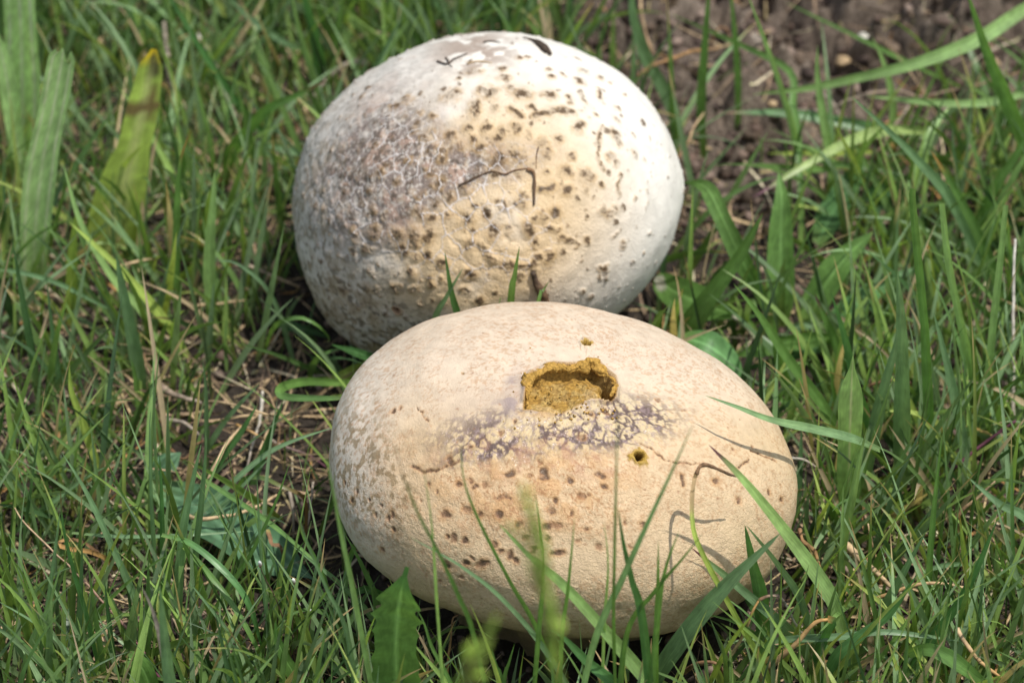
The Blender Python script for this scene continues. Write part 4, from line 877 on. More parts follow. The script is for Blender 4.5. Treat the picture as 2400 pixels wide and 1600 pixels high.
pleaf([(1180,690,4),(1330,750,7),(1420,740,8),(1500,690,9)], 22, 'lance', 'B', ribs=1, twist=0.6)
leaf('broad_leaf', 'leaf', 'rounded blue green leaf tucked behind the right shoulder of the front puffball', 'R2', [(250,760,16),(400,800,18),(540,900,14),(640,1060,8)], 66, 'lance', 'M', None, mat=M_BROAD, ribs=2, twist=0.5)
leaf('broad_leaf', 'leaf', 'round dark leaf deep in the grass right of the soil', 'R1', [(1600,1160,3),(1500,1200,6),(1340,1230,5)], 95, 'lance', 'D', None, mat=M_BROAD, ribs=2, twist=0.2)
leaf('broad_leaf', 'leaf', 'dim mottled leaf behind the oval plantain leaf', 'R1', [(1080,1500,3),(1180,1300,10),(1300,1100,16),(1370,960,18)], 62, 'lance', 'M', 'T', mat=M_BROAD, ribs=2, twist=0.3, tipfrac=.1)
for lab, pts, w, ck, tk, ln, sh in [
 ('pair of dark blades crossing before the plantain, the longer one', [(180,960),(300,700),(450,480),(600,280),(752,2)], 36, 'G', None, 0, 'grass'),
 ('shorter dark blade beside the longer one before the plantain', [(150,900),(270,700),(400,510),(537,322)], 32, 'G', None, 0, 'grass'),
 ('tapered stalk slanting down from the front puffball shoulder', [(1290,1450),(1150,1220),(900,880),(730,620),(573,430)], 22, 'G', None, 0, 'grass'),
 ('hairy stalk standing right of the plantain', [(1800,1700),(1760,1050),(1740,650),(1700,250),(1670,-80),(1672,-150)], 28, 'G', None, 0, 'stem'),
 ('broad flat blue green blade standing tall in the middle right', [(1600,1750),(1605,1350),(1608,1000),(1600,650),(1577,358)], 36, 'B', None, 0, 'grass'),
 ('leaning companion of the broad flat blade', [(1330,1800),(1430,1350),(1500,1050),(1560,830),(1580,700)], 28, 'B', None, 0, 'grass'),
 ('upright strap leaf with a blunt tip right of the front puffball', [(1290,2050),(1280,1600),(1290,1200),(1300,950),(1308,838)], 58, 'strap', None, 0, 'strap'),
 ('thick light stalk parting from the forked stem at right', [(2110,1400),(2060,1080),(1960,650),(1890,300),(1848,-60)], 25, 'L', None, 0, 'stem'),
 ('light forked stem leaning right at the right side', [(2100,1450),(2120,1150),(2160,700),(2200,350),(2240,-50)], 24, 'L', None, 0, 'stem'),
 ('purplish grey blade in front of the forked stem', [(2020,1700),(1980,1400),(1910,1050),(1850,800),(1800,612)], 22, 'B', None, 0, 'grass'),
 ('thin blade rising from the centre right clump', [(1180,1350),(1200,1200),(1180,1050),(1160,905)], 10, 'G', None, 0, 'grass'),
 ('blade right of the plantain leaning left', [(1300,1150),(1230,880),(1150,680),(1070,490)], 20, 'G', 'P', 0, 'grass'),
 ('second blade right of the plantain leaning left', [(1520,1550),(1400,1280),(1320,1050),(1260,780),(1170,480)], 20, 'M', None, 0, 'grass'),
 ('short light blade under the horizontal plantain leaf', [(980,1300),(920,1100),(850,900),(820,650)], 24, 'G', None, 0, 'grass'),
 ('thin blade leaning left below the shoulder leaf', [(1090,1380),(980,1250),(880,1150),(775,1062)], 14, 'G', None, 0, 'grass'),
 ('thin upright blade in front of the light forked stem', [(2050,1500),(2020,1250),(1990,1050),(1990,850)], 11, 'B', None, 0, 'grass')]:
    if sh == 'strap': leaf('strap_leaf', 'leaf', lab, 'R2', pts, w, 'strap', 'L', None, ln, mat=M_BROAD, ribs=1, twist=0.15)
    else: gb(lab, 'R2', pts, w, ck, tk, ln, shape=sh)
st('grey upright dead stalk near the right edge', 'R2', [(2285,1500,1),(2288,1100,14),(2285,600,30),(2292,300,40),(2296,155,45)], 11, 'S', 'W')
st('pale dead stem lying behind the rear blades of the plantain', 'R2', [(460,590,9),(560,620,10),(650,690,7),(740,800,3)], 20, 'W', 'C')
st('tan flattened straw right of the horizontal leaf', 'R2', [(1370,840,6),(1450,870,6),(1530,900,4)], 24, 'T', 'T')
st('brown arched stem in the centre right grass', 'R2', [(1360,1110,10),(1420,1050,14),(1550,1020,16),(1700,1050,14),(1780,1110,10),(1870,1170,6)], 8, 'N')
st('pale arched dead blade at the lower right', 'R2', [(1650,1480,6),(1700,1400,10),(1830,1330,14),(1990,1315,15)], 11, 'T', 'O')
st('green and brown stem continuing to the right edge', 'R2', [(1990,1315,15),(2100,1340,15),(2250,1410,13),(2400,1460,11)], 11, 'O', 'G')
st('thin pale stem standing in the centre right grass', 'R2', [(1150,1568,2),(1165,1450,8),(1200,1330,14),(1215,1270,16)], 10, 'T')
st('fuzzy purple stem slanting up to the right edge', 'R3', [(1660,450,4),(1780,360,8),(1950,230,14),(2120,90,20),(2300,-40,26)], 13, 'P', jit=0.6)
st('white straw arching by the front puffball right side', 'R3', [(930,190,14),(1010,205,16),(1090,250,15),(1160,290,12)], 7, 'W', 'N')
# --- lower right
for lab, pts, w, ck, tk, ln in [
 ('blade folded over at the crest, its long half lying to the right', [(-330,1750,1),(-60,900,24),(190,1568-1307,40),(300,-20,46),(400,-195,50)], 10, 'G', None, 0),
 ('long half of the folded blade reaching right over the puffball edge', [(1470,140,30),(1300,70,42),(1050,10,54),(800,-45,64),(600,-120,70),(400,-192,73)], 19, 'B', None, 0),
 ('stout blade slanting down across the puffball lower right', [(1320,1500),(1200,1120),(1100,930),(850,590),(620,310),(420,108)], 30, 'L', 'P', -0.1),
 ('dark blade leaning left across the front puffball right side', [(800,1300,4),(590,900,26),(480,780,36),(300,650,46),(100,530,52),(-110,405,56)], 24, 'M', None, 0),
 ('wide grey green blade in the shadow under the puffball right side', [(-60,1750),(130,1480),(350,1180),(560,940),(860,650)], 40, 'B', None, -0.1),
 ('short dark sharp blade before the puffball right foot', [(760,1500),(745,1080),(695,850),(642,600)], 30, 'M', None, -0.1),
 ('thin pale blade right of the short dark one', [(1110,1500),(1000,1100),(850,850),(650,600)], 16, 'B', None, -0.1),
 ('purple backed blade slanting right at the puffball foot', [(1100,1500),(950,1290),(640,1010),(450,850),(315,740)], 22, 'B', 'P', -0.2),
 ('straight narrow blade with two pale ribs', [(1225,1150),(1240,760),(1300,450),(1350,180),(1390,10)], 18, 'L', None, 0),
 ('bright thin upright blade beside the ribbed one', [(1228,1250),(1232,900),(1240,600),(1245,355)], 11, 'L', None, 0),
 ('long thin blade rising through the lower right', [(1760,1350),(1770,900),(1800,500),(1850,50)], 14, 'G', None, 0),
 ('diagonal blade from the lower middle right', [(1300,1450),(1500,1100),(1620,880),(1750,640)], 20, 'B', None, 0),
 ('arching pale blade near the bottom right', [(640,1340,14),(900,1300,20),(1200,1285,24),(1500,1255,26),(1750,1280,24),(1960,1310,20)], 15, 'B', None, 0),
 ('blurred broad blade curving near the bottom right corner', [(1640,1390,26),(1750,1360,30),(1880,1400,30),(2020,1500,26),(2200,1640,16)], 30, 'G', None, 0),
 ('blade with a yellow stalk at far lower right', [(2050,1300),(2000,900),(1970,650),(1955,520)], 14, 'Y', 'O', 0),
 ('horizontal thin blade at lower right', [(1700,900,18),(1850,850,20),(2000,838,21),(2140,840,20)], 10, 'B', None, 0),
 ('stout blade leaning left at the lower right edge', [(2600,1100,8),(2400,600,30),(2200,470,36),(2000,300,40)], 22, 'B', None, 0),
 ('dark blade rising at the bottom right', [(1500,1640),(1750,1350),(1950,1080),(2080,830),(2190,560)], 20, 'M', None, 0),
 ('blade leaning right from the bottom at middle right', [(1080,1750),(1180,1450),(1320,1300),(1520,1150),(1700,900)], 24, 'M', None, 0),
 ('sunlit blade tip below the puffball right foot', [(620,1640),(540,1450),(490,1320),(430,1175)], 11, 'B', None, -0.1),
 ('short thin blade leaning right at the bottom', [(330,1750),(520,1380),(700,1130)][::1], 12, 'Y', None, -0.2),
 ('blade in the deep grass left of the strap leaf', [(1220,700),(1180,450),(1120,280),(1090,150)], 22, 'G', None, 0)]:
    if lab.startswith('blade folded over'): continue
    gb(lab, 'R3', pts, w, ck, tk, ln)
leaf('grass_leaf', 'grass blade', 'tall blade bent at a withered brown tip over the front puffball', 'R3', [(900,1950,1),(760,1480,20),(620,1220,34),(500,1000,45),(395,800,54),(330,640,60),(318,450,66),(335,310,70),(350,270,71)], 18, 'stem', 'Y', 'T', mat=M_LEAF, tipfrac=.16, group=G1, twist=0.2)
st('withered dark tip hanging right from the tall bent blade', 'R3', [(345,290,71),(365,245,72),(400,232,72),(470,255,71),(560,295,68),(660,325,64)], 9, 'N', 'K', jit=0.7)
st('tan dead leaf folded at the bottom of the lower right', 'R3', [(700,1580,10),(800,1470,18),(950,1330,26),(1080,1200,32),(1150,1180,32)], 18, 'T', 'O')
leaf('grass_leaf', 'grass blade', 'dark green blade hanging under the folded tan leaf', 'R3', [(1080,1580,4),(1090,1400,16),(1150,1250,26),(1190,1190,30),(1150,1175,32)], 30, 'stem', 'M', 'O', mat=M_LEAF, tipfrac=.1, group=G1)
st('yellow stalk with a hooked brown end under the puffball', 'R3', [(420,1600,4),(560,1400,14),(640,1250,22),(690,1130,28),(730,1065,30)], 12, 'C', 'O')
st('hooked withered end of the yellow stalk', 'R3', [(730,1065,30),(790,1035,31),(850,1040,30),(900,1100,26),(950,1200,20),(985,1265,16)], 9, 'N', 'W')
st('withered twisted stem at the puffball lower right', 'R3', [(975,630,26),(1000,700,26),(1070,770,24),(1100,870,22),(1160,970,20),(1190,1010,18)], 12, 'N', 'O', jit=0.6)
st('dead tan blade lying in the lower right grass', 'R3', [(1260,720,16),(1340,800,17),(1430,880,16),(1540,980,12)], 22, 'T', 'T')
st('long thin brown stem in the lower right grass', 'R3', [(1480,980,4),(1450,830,10),(1420,700,16),(1395,590,20)], 8, 'O', 'T')
st('arched dead stem with a yellow foot at lower right', 'R3', [(1350,1130,14),(1440,1060,20),(1560,1010,23),(1700,970,25),(1850,960,24),(2000,985,20)], 12, 'O', 'T')
st('orange flecked stem toward the bottom right corner', 'R3', [(1940,1240,30),(2000,1330,28),(2080,1430,25),(2250,1568,20)], 13, 'T', 'O')
st('brown hooked stem at the bottom near the puffball', 'R3', [(270,1500,12),(350,1450,18),(440,1440,20),(500,1480,18),(540,1560,12)], 13, 'N')
st('short rust stem high in the lower right grass', 'R3', [(1940,560,18),(2000,490,21),(2080,420,24),(2175,335,28)], 10, 'N', 'T')
# --- blades in front of the front puffball
for lab, pts, w, ck, tk, ln in [
 ('long blade rising up the puffball left side', [(520,1850),(440,1411),(330,830),(260,500),(200,180),(150,-60)], 12, 'L', None, -0.25),
 ('hair thin blade before the puffball left flank', [(900,1900),(880,1411),(845,900),(815,450),(765,90)], 7, 'L', None, -0.25),
 ('curved thin blade before the puffball ending at the cracked band', [(1700,1750),(1480,1130),(1300,800),(1120,450),(1020,200),(995,0),(1000,-60)], 9, 'G', None, -0.25),
 ('blurred thin brown tipped blade before the puffball left half', [(1250,1900),(1080,1150),(980,880),(850,600),(730,370),(640,140),(590,-20)], 10, 'G', 'N', -0.35),
 ('thin long blade slanting right low on the puffball', [(1900,1800),(1530,1240),(1250,900),(1000,700),(830,600),(680,515)], 12, 'B', None, -0.2),
 ('stout blade slanting right before the puffball middle', [(2550,1850),(2150,1411),(1850,1060),(1600,790),(1400,620),(1230,440)], 27, 'L', None, -0.2),
 ('vertical hair thin stem reaching the cracked band', [(1960,1900),(1930,1100),(1935,600),(1945,150),(1955,-250),(1975,-420)], 7, 'G', 'N', -0.3),
 ('dark narrow blade low right of the vertical stem', [(2200,1900),(2110,1060),(2040,780),(1990,560),(1955,340)], 19, 'M', None, -0.2),
 ('pale thin blade low before the puffball middle', [(1590,1900),(1610,1180),(1650,830),(1692,385)], 9, 'G', None, -0.2),
 ('thin blade beside the blurred flower spike', [(1400,1900),(1470,1100),(1500,700),(1480,450),(1442,215)], 10, 'G', None, -0.2),
 ('short pale thin blade right of the middle', [(1850,1850),(1870,1100),(1895,700),(1870,420)], 7, 'L', None, -0.2),
 ('long blade leaning right below the right hand hole', [(1650,1900),(1800,1200),(1980,780),(2130,450),(2270,150),(2420,-180)], 15, 'B', None, -0.25),
 ('narrow blade leaning right low on the puffball right', [(1950,1900),(2000,1150),(2180,850),(2350,650),(2470,500)], 13, 'G', None, -0.2),
 ('second narrow blade leaning right low on the puffball right', [(2120,1900),(2200,1000),(2250,700),(2330,480)], 14, 'G', None, -0.2),
 ('short upright blade low on the puffball right', [(2180,1850),(2190,1100),(2200,800),(2203,540)], 12, 'G', None, -0.2),
 ('long low pale blade left of the toothed leaf', [(620,1250),(450,1010),(250,800),(100,680),(-40,570)], 12, 'B', None, 0),
 ('thin blade left of the toothed leaf leaning left', [(420,1850),(300,1130),(180,850),(80,620),(-20,350)], 10, 'B', None, -0.1),
 ('small green blade bent flat against the puffball left side', [(290,1000,16),(290,740,24),(340,580,32),(372,512,38),(470,512,42),(575,522,44)], 11, 'G', 'N', 0),
 ('drooping dark blade under the puffball left side', [(640,900,4),(520,880,10),(420,835,14),(345,860,14),(340,960,10),(360,1100,4)], 17, 'M', None, 0),
 ('green blade right of the toothed leaf', [(1150,1900),(930,1411),(820,1200),(770,1050),(720,950)], 11, 'G', None, -0.1),
 ('sharp short blade at the bottom before the puffball foot', [(1200,1900),(1255,1411),(1290,1280),(1322,1170)], 12, 'G', None, 0),
 ('second sharp short blade at the bottom crossing it', [(1330,1900),(1250,1411),(1210,1300),(1180,1190)], 11, 'G', None, 0),
 ('broad dark blade low at the puffball foot', [(2500,2000),(2000,1480),(1780,1290),(1620,1130),(1530,1080)], 30, 'M', None, 0),
 ('small arched blade with pale ribs low at the puffball foot', [(2010,1400,6),(2000,1200,14),(2020,1060,18),(2060,1000,20),(2065,1100,16)], 15, 'B', None, 0)]:
    gb(lab, 'C', pts, w, ck, tk, ln)
st('orange stalk with a brown thread tip at the bottom', 'C', [(905,1500,6),(915,1300,14),(930,1120,22),(942,1020,26),(975,995,27)], 8, 'O', 'N')
st('thin straw at the bottom left of the toothed leaf', 'C', [(790,1500,4),(785,1300,12),(760,1120,18)], 8, 'T')
# flower spikes close to the lens, out of focus
def spike(label, z, pts, w, seed, ck='A', root=None):
    P = path3(z, pts, -0.15)
    sp = bpy.data.objects.new('grass_flower_spike', None); COL.objects.link(sp); sp.location = P[0]
    sp['label'] = label; sp['category'] = 'grass flower'; sp['group'] = 'grass flower spikes near the lens'
    C = catmull(P, 300); r = wpx(P, 5) * 0.5
    V, Q, T, c = tube(P, [r, r * .7], k=6, col=PAL['G'], n=40); o = obj('stem', mesh_from('stem', V, Q=Q, T=T, col=c, gr=c), M_LEAF, sp); shift(o, P[0]); o.location = (0, 0, 0)
    g = np.random.default_rng(seed); VV, FF, CC = [], [], []; k = 0
    i0 = int(300 * root)
    for i in np.arange(i0, 299, 0.7):
        t = (i - i0) / (300 - i0); j = min(int(i), 298); a = C[j] + (C[j + 1] - C[j]) * (i - int(i)); d = nz(C[j + 1] - C[j])
        side = nz(g.normal(size=3)); side = nz(side - d * (side @ d)); L = wpx(P, w) * 1.7 * (0.55 + 0.6 * math.sin(math.pi * min(1, t * .9 + .1)))
        ax = nz(d + side * 0.22); wv = L * 0.13; b1 = nz(np.cross(ax, side)); b2 = np.cross(ax, b1); s0 = a + side * wv * 0.6
        ring = [s0]
        for q, rr in ((0.25, 1.0), (0.6, 0.85)):
            for m_ in range(5):
                an = m_ / 5 * 2 * math.pi; ring.append(s0 + ax * L * q + (b1 * math.cos(an) + b2 * math.sin(an)) * wv * rr)
        ring.append(s0 + ax * L)
        VV += ring
        for m_ in range(5):
            n_ = (m_ + 1) % 5; FF += [(k, k + 1 + n_, k + 1 + m_), (k + 1 + m_, k + 1 + n_, k + 6 + n_), (k + 1 + m_, k + 6 + n_, k + 6 + m_), (k + 6 + m_, k + 6 + n_, k + 11)]
        cc = np.array(PAL[ck]) * g.uniform(0.8, 1.25) if g.uniform() > 0.05 else np.array(PAL['N'])
        CC += [cc] * 12; k += 12
    V = np.array(VV); me = mesh_from('seed_head', V, T=np.array(FF), col=np.array(CC), gr=V * 0)
    o = obj('seed_head', me, M_LEAF, sp); shift(o, P[0]); o.location = (0, 0, 0)
spike('out of focus yellow green flower spike nearest the puffball middle', 'C', [(2900,5300),(1720,1800),(1560,1050),(1450,750),(1370,560),(1300,450)], 27, 3, root=0.78)
spike('short blurred flower spike with a fat head above the long one', 'C', [(2200,5300),(1560,1500),(1510,800),(1460,520),(1400,330),(1378,215)], 27, 4, root=0.88)
spike('blurred flower spike leaning right at the bottom centre', 'C', [(400,5300),(960,1700),(1050,1350),(1130,1180),(1205,1030)], 27, 5, root=0.83)
# white budded plant in the hollow
bp = bpy.data.objects.new('budding_plant', None); COL.objects.link(bp); bp.location = on_z(*zpt('L3', (2010, 1560)), 0)
bp['label'] = 'slender red stemmed plant with small white buds in the dark hollow'; bp['category'] = 'plant'
for pts in [[(2010,1560),(1960,1250),(1880,1000),(1800,850),(1770,770)], [(2030,1560),(1990,1250),(2000,1000),(1998,890)], [(2040,1600),(2020,1350),(2030,1150),(2030,1050)], [(2050,1600),(2080,1350),(2105,1200),(2118,1100)]]:
    P = path3('L3', pts, -0.1); r = wpx(P, 3.4) * .5
    V, Q, T, c = tube(P, [r, r * .7], k=5, col=(.16, .09, .07), n=18)
    o = obj('stem', mesh_from('stem', V, Q=Q, T=T, col=c), M_DRY, bp); shift(o, bp.location[:]); o.location = (0, 0, 0)
    tip = P[-1]; v, f = ico_lump(np.zeros(3), 1.0, 3, 1.0, 2); L = wpx(P, 11)
    v = v * np.array([.42, .42, 1.0]) * L; v = v + tip + np.array([0, 0, L * .5]); cc = np.tile(np.array([.66, .66, .60]), (len(v), 1)); cc = mixc(cc, (.30, .16, .12), 1 - sstep(-.4, .5, (v[:, 2] - tip[2] - L * .5) / L))
    o = obj('bud', mesh_from('bud', v, T=f, col=cc), M_DRY, bp); shift(o, bp.location[:]); o.location = (0, 0, 0)
# --- debris lying on the rear puffball
def on_ball(B, conv, pts, off):
    out = []
    for a, b in pts:
        p = SURF[B](*conv(a, b)); out.append(p + B.normal(p)[0] * off)
    return np.array(out)
st('broken brown twig lying across the dark patch of the rear puffball', 'B', on_ball(BB, zb, [(812,762),(860,735),(905,712),(960,692),(1020,703),(1060,690),(1128,676)], 0.0003), 5.5, 'K', 'N', jit=0.7)
st('short upright dry stem on the rear puffball beside the twig', 'B', on_ball(BB, zb, [(1120,680),(1150,700),(1150,760),(1147,845)], 0.0005), 9, 'N', 'K', jit=0.8)
st('thin thread above the short dry stem on the rear puffball', 'B', on_ball(BB, zb, [(1172,580),(1160,620),(1160,680)], 0.0002), 3.5, 'K', 'N', jit=0.6)
P = on_ball(BB, zb, [(1100,103),(1145,113),(1172,132),(1200,155),(1222,178)], 0.0007)
V, Q, T, c = tube(P, np.array([.0002,.0003,.0008,.0011,.0004]), k=8, jit=.5, col=PAL['K'], n=26); o = obj('leaf_fragment', mesh_from('leaf_fragment', V, Q=Q, T=T, col=c), M_WOOD, None, 'dark shrivelled leaf scrap on the crown of the rear puffball', 'leaf scrap'); shift(o, P[0])
P = on_ball(BB, zb, [(1145,1142),(1165,1190),(1190,1240),(1212,1290)], 0.0007)
V, Q, T, c = tube(P, np.array([.0007,.0012,.0011,.0006]), k=8, jit=.9, col=PAL['K'], col2=PAL['N'], n=26); o = obj('bark_flake', mesh_from('bark_flake', V, Q=Q, T=T, col=c), M_WOOD, None, 'dark bark flake stuck on the lower middle of the rear puffball', 'bark flake'); shift(o, P[0])
for lab, pp in [('fine root threads on the upper left of the rear puffball crown', [(718,205),(760,215),(800,190),(850,170)]), ('root thread over the crown of the rear puffball', [(925,118),(960,112),(1000,118)]), ('dark fibre below the crown smear of the rear puffball', [(755,185),(770,215),(785,228)]), ('pale fibre along the crown smear of the rear puffball', [(850,215),(910,205),(965,210)])]:
    st(lab, 'B', on_ball(BB, zb, pp, 0.0003), 4.5, 'K' if 'pale' not in lab else 'T', jit=0.5)
# --- pebbles and clods on the soil
for lab, z, p, r, ck in [('tan knobbly pebble in the middle of the soil', 'R1', (1235,375), 18, 'T'), ('round pale pebble beside the dark crack', 'R1', (1365,222), 13, 'W'), ('cream pebble near the top edge of the soil', 'R1', (1755,45), 15, 'W'),
                     ('large grey stone half buried in the soil', 'R1', (650,250), 34, 'S'), ('small rosy stone left of the grey stone', 'R1', (165,305), 14, 'S'), ('brown clod overhanging the dark crack', 'R1', (1020,380), 40, 'K'), ('long brown clod at the top of the crack', 'R1', (1500,290), 34, 'K'),
                     ('small tan stone under the grey stone', 'R1', (810,635), 12, 'T')]:
    x, y = zpt(z, p); q = on_z(x, y, 0); q[2] = gh1(q); q = on_z(x, y, q[2]); r_ = r * 0.5 * 1.9 / 8100
    v, f = ico_lump(np.zeros(3), r_, int(r * 7 + x), 0.75, 3); v = v * (0.85 + 0.4 * fbm(v * 500, 3, 3))[:, None]; v = v + q
    col = np.array(PAL[ck]) * (1.7 if ck == 'K' else 0.85); cc = np.tile(col, (len(v), 1))
    o = obj('clod' if 'clod' in lab else 'pebble', mesh_from('pebble', v, T=f, col=cc), M_STONE, None, lab, 'clod' if 'clod' in lab else 'pebble', 'stones and clods on the bare soil'); shift(o, q)


# ------------------------------------------------------------------ the turf nobody could count
def blades(n_try, region, lenf, widf, palf, seed, segs=7, cross=2, lean=(5, 38), bend=(10, 70), avoid=True):
    g = np.random.default_rng(seed)
    x = g.uniform(-0.19, 0.19, n_try); y = g.uniform(-0.165, 0.23, n_try); z = gh(x, y) - 0.001
    P0 = np.stack([x, y, z], 1); px, py = proj(P0)
    keep = g.uniform(size=n_try) < region(px, py)
    clump = fbm(np.stack([x * 90, y * 90, x * 0], 1), seed + 2, 2)
    keep &= g.uniform(size=n_try) < sstep(0.25, 0.6, clump) + 0.15
    for B in (FB, BB):
        keep &= np.hypot((x - B.c[0]) / (B.ax[0] * 0.86), (y - B.c[1]) / (B.ax[1] * 0.86)) > 1
    P0 = P0[keep]; px = px[keep]; py = py[keep]; n = len(P0)
    L = lenf(px, py, g); W = widf(px, py, g)
    az = g.uniform(0, 2 * math.pi, n); t0 = np.radians(g.uniform(lean[0], lean[1], n)); bd = np.radians(g.uniform(bend[0], bend[1], n)) * g.uniform(0, 1, n) ** 1.3
    s = np.linspace(0, 1, segs); ds = 1 / (segs - 1)
    ang = t0[:, None] + bd[:, None] * s[None] ** 1.5
    az2 = az[:, None] + g.normal(0, 0.25, n)[:, None] * s[None]
    D = np.stack([np.sin(ang) * np.cos(az2), np.sin(ang) * np.sin(az2), np.cos(ang)], -1)
    C = np.zeros((n, segs, 3)); C[:, 1:] = np.cumsum(D[:, :-1] * ds, 1) * L[:, None, None]; C += P0[:, None]
    if avoid:
        ok = np.ones(n, bool)
        for B in (FB, BB):
            ok &= ~(B.level(C.reshape(-1, 3)).reshape(n, segs) < 1.05).any(1)
        cx, cy = proj(C.reshape(-1, 3)); cx = cx.reshape(n, segs); cy = cy.reshape(n, segs)
        for (ex, ey, ea, eb, yc) in ((1318, 1095, 545, 385, FB.c[1]), (1143, 452, 450, 385, BB.c[1])):
            over = ((((cx - ex) / ea) ** 2 + ((cy - ey) / eb) ** 2) < 0.93) & (C[:, :, 1] < yc)
            low = cy.min(1) < ey + eb * 0.70
            ok &= ~(over.any(1) & (low | (g.uniform(size=n) < 0.25)))
        C = C[ok]; D = D[ok]; L = L[ok]; W = W[ok]; px = px[ok]; py = py[ok]; n = len(C)
    phi = g.uniform(-1.0, 1.0, n)
    T = nz(D); tc = nz(CAM - C); S0 = nz(np.cross(T, tc)); F0 = np.cross(S0, T)
    a = phi[:, None] + g.uniform(-0.6, 0.6, n)[:, None] * s
    Sd = S0 * np.cos(a)[..., None] + F0 * np.sin(a)[..., None]; Fn = F0 * np.cos(a)[..., None] - S0 * np.sin(a)[..., None]
    wd = (np.minimum(1, 0.6 + s) * np.maximum(1 - s ** 2.4, 0.02))[None] * W[:, None] * 0.5
    m = cross + 1; u = np.linspace(-1, 1, m)
    V = C[:, :, None] + Sd[:, :, None] * (u[None, None, :, None] * wd[:, :, None, None]) + Fn[:, :, None] * ((np.abs(u) * 0.28)[None, None, :, None] * wd[:, :, None, None])
    c0, c1 = palf(px, py, g)
    tt = s[None, :, None]
    tipm = g.uniform(size=n)[:, None, None] < 0.22
    base_y = np.array([0.30, 0.33, 0.10])
    col = c0[:, None] * (1 - tt) + c1[:, None] * tt
    k0 = (1 - sstep(0, 0.35, s))[None, :, None] * 0.45
    col = col * (1 - k0) + base_y * k0 * 0.8
    k1 = sstep(0.78, 0.95, s)[None, :, None] * tipm
    col = col * (1 - k1) + np.array([0.48, 0.33, 0.16]) * k1
    col = np.repeat(col[:, :, None], m, 2).reshape(-1, 3)
    gr = np.stack([np.broadcast_to(u[None, None], (n, segs, m)), np.broadcast_to((s[None] * L[:, None])[:, :, None], (n, segs, m)), np.broadcast_to(g.uniform(0, 50, n)[:, None, None], (n, segs, m))], -1).reshape(-1, 3)
    I = np.arange(n * segs * m).reshape(n, segs, m)
    Q = np.stack([I[:, :-1, :-1], I[:, :-1, 1:], I[:, 1:, 1:], I[:, 1:, :-1]], -1).reshape(-1, 4)
    return V.reshape(-1, 3), Q, col, gr
SOILP = [(1300, -400), (1350, 40), (1440, 200), (1600, 430), (1740, 570), (1880, 500), (2020, 390), (2250, 340), (2450, 240), (3000, -100), (3000, -400)]
def bare(px, py):
    d = np.where(inside(px, py, SOILP), 0.012, 1.0)
    d = np.where((((px - 640) / 190) ** 2 + ((py - 1150) / 290) ** 2) < 1, 0.10, d)
    d = np.where((((px - 720) / 130) ** 2 + ((py - 800) / 130) ** 2) < 1, 0.22, d)
    d = np.where((((px - 780) / 110) ** 2 + ((py - 1400) / 130) ** 2) < 1, 0.25, d)
    d = np.where((((px - 320) / 90) ** 2 + ((py - 1470) / 60) ** 2) < 1, 0.3, d)
    d = np.where((((px - 1900) / 90) ** 2 + ((py - 1130) / 90) ** 2) < 1, 0.3, d)
    d = np.where((((px - 1680) / 160) ** 2 + ((py - 640) / 160) ** 2) < 1, 0.3, d)
    d = np.where((((px - 1840) / 150) ** 2 + ((py - 640) / 190) ** 2) < 1, 0.06, d)
    d = np.where((((px - 1800) / 120) ** 2 + ((py - 900) / 120) ** 2) < 1, 0.35, d)
    return d
def pal_green(px, py, g):
    n = len(px); P = np.array([PAL['G'], PAL['B'], PAL['D'], (.20, .34, .07), (.31, .42, .09), (.10, .21, .06), (.48, .38, .24), (.21, .36, .17)])
    pr = np.array([.22, .21, .10, .14, .07, .11, .06, .12]); k = g.choice(len(P), n, p=pr / pr.sum())
    c = P[k] * g.uniform(0.6, 1.2, n)[:, None] * np.array([1.06, 1.0, 0.92]); c = c * 0.88 + c.mean(1, keepdims=True) * 0.12; return c, c * g.uniform(0.95, 1.3, n)[:, None]
def pal_dry(px, py, g):
    n = len(px); P = np.array([PAL['T'], (.36, .25, .16), (.22, .15, .10), (.55, .47, .33), (.40, .22, .08), (.13, .09, .065)])
    k = g.choice(len(P), n, p=[.22, .26, .2, .1, .07, .15]); c = P[k] * g.uniform(0.7, 1.15, n)[:, None]; return c, c * 0.9
leftm = lambda px, py: 1 - sstep(700, 1000, px)
def len_f(px, py, g):
    return g.uniform(0.008, 0.026, len(px))
def wid_f(px, py, g):
    return g.uniform(0.0005, 0.0013, len(px))
V, Q, c, gr = blades(11500, lambda x, y: bare(x, y) * np.where(x < 1100, 1.0, 0.5), len_f, wid_f, pal_green, 11, lean=(5, 55), bend=(10, 90))
obj('fine_grass', mesh_from('fine_grass', V, Q=Q, col=c, gr=gr), M_LEAF, None, 'fine green turf grass all round the two puffballs', 'grass', kind='stuff')
V, Q, c, gr = blades(7200, lambda x, y: bare(x, y) * np.where((x < 1100) & (y > 850), 0.5, 1.0) , lambda a, b, g: g.uniform(0.020, 0.055, len(a)), lambda a, b, g: g.uniform(0.0009, 0.0025, len(a)), pal_green, 12, segs=10, lean=(3, 45), bend=(5, 90))
obj('coarse_grass', mesh_from('coarse_grass', V, Q=Q, col=c, gr=gr), M_LEAF, None, 'broader green grass blades mixed through the turf', 'grass', kind='stuff')
V, Q, c, gr = blades(15000, lambda x, y: np.where(inside(x, y, SOILP), 0.24, 0.75), lambda a, b, g: g.uniform(0.006, 0.028, len(a)), lambda a, b, g: g.uniform(0.0003, 0.0010, len(a)), pal_dry, 13, segs=6, lean=(55, 92), bend=(0, 40))
V[:, 2] = np.maximum(V[:, 2], gh(V[:, 0], V[:, 1]) + 0.0004)
obj('dead_grass_litter', mesh_from('dead_grass_litter', V, Q=Q, col=c, gr=gr), M_DRY, None, 'matted tan and brown dead grass lying on the dark soil', 'dead grass', kind='stuff')
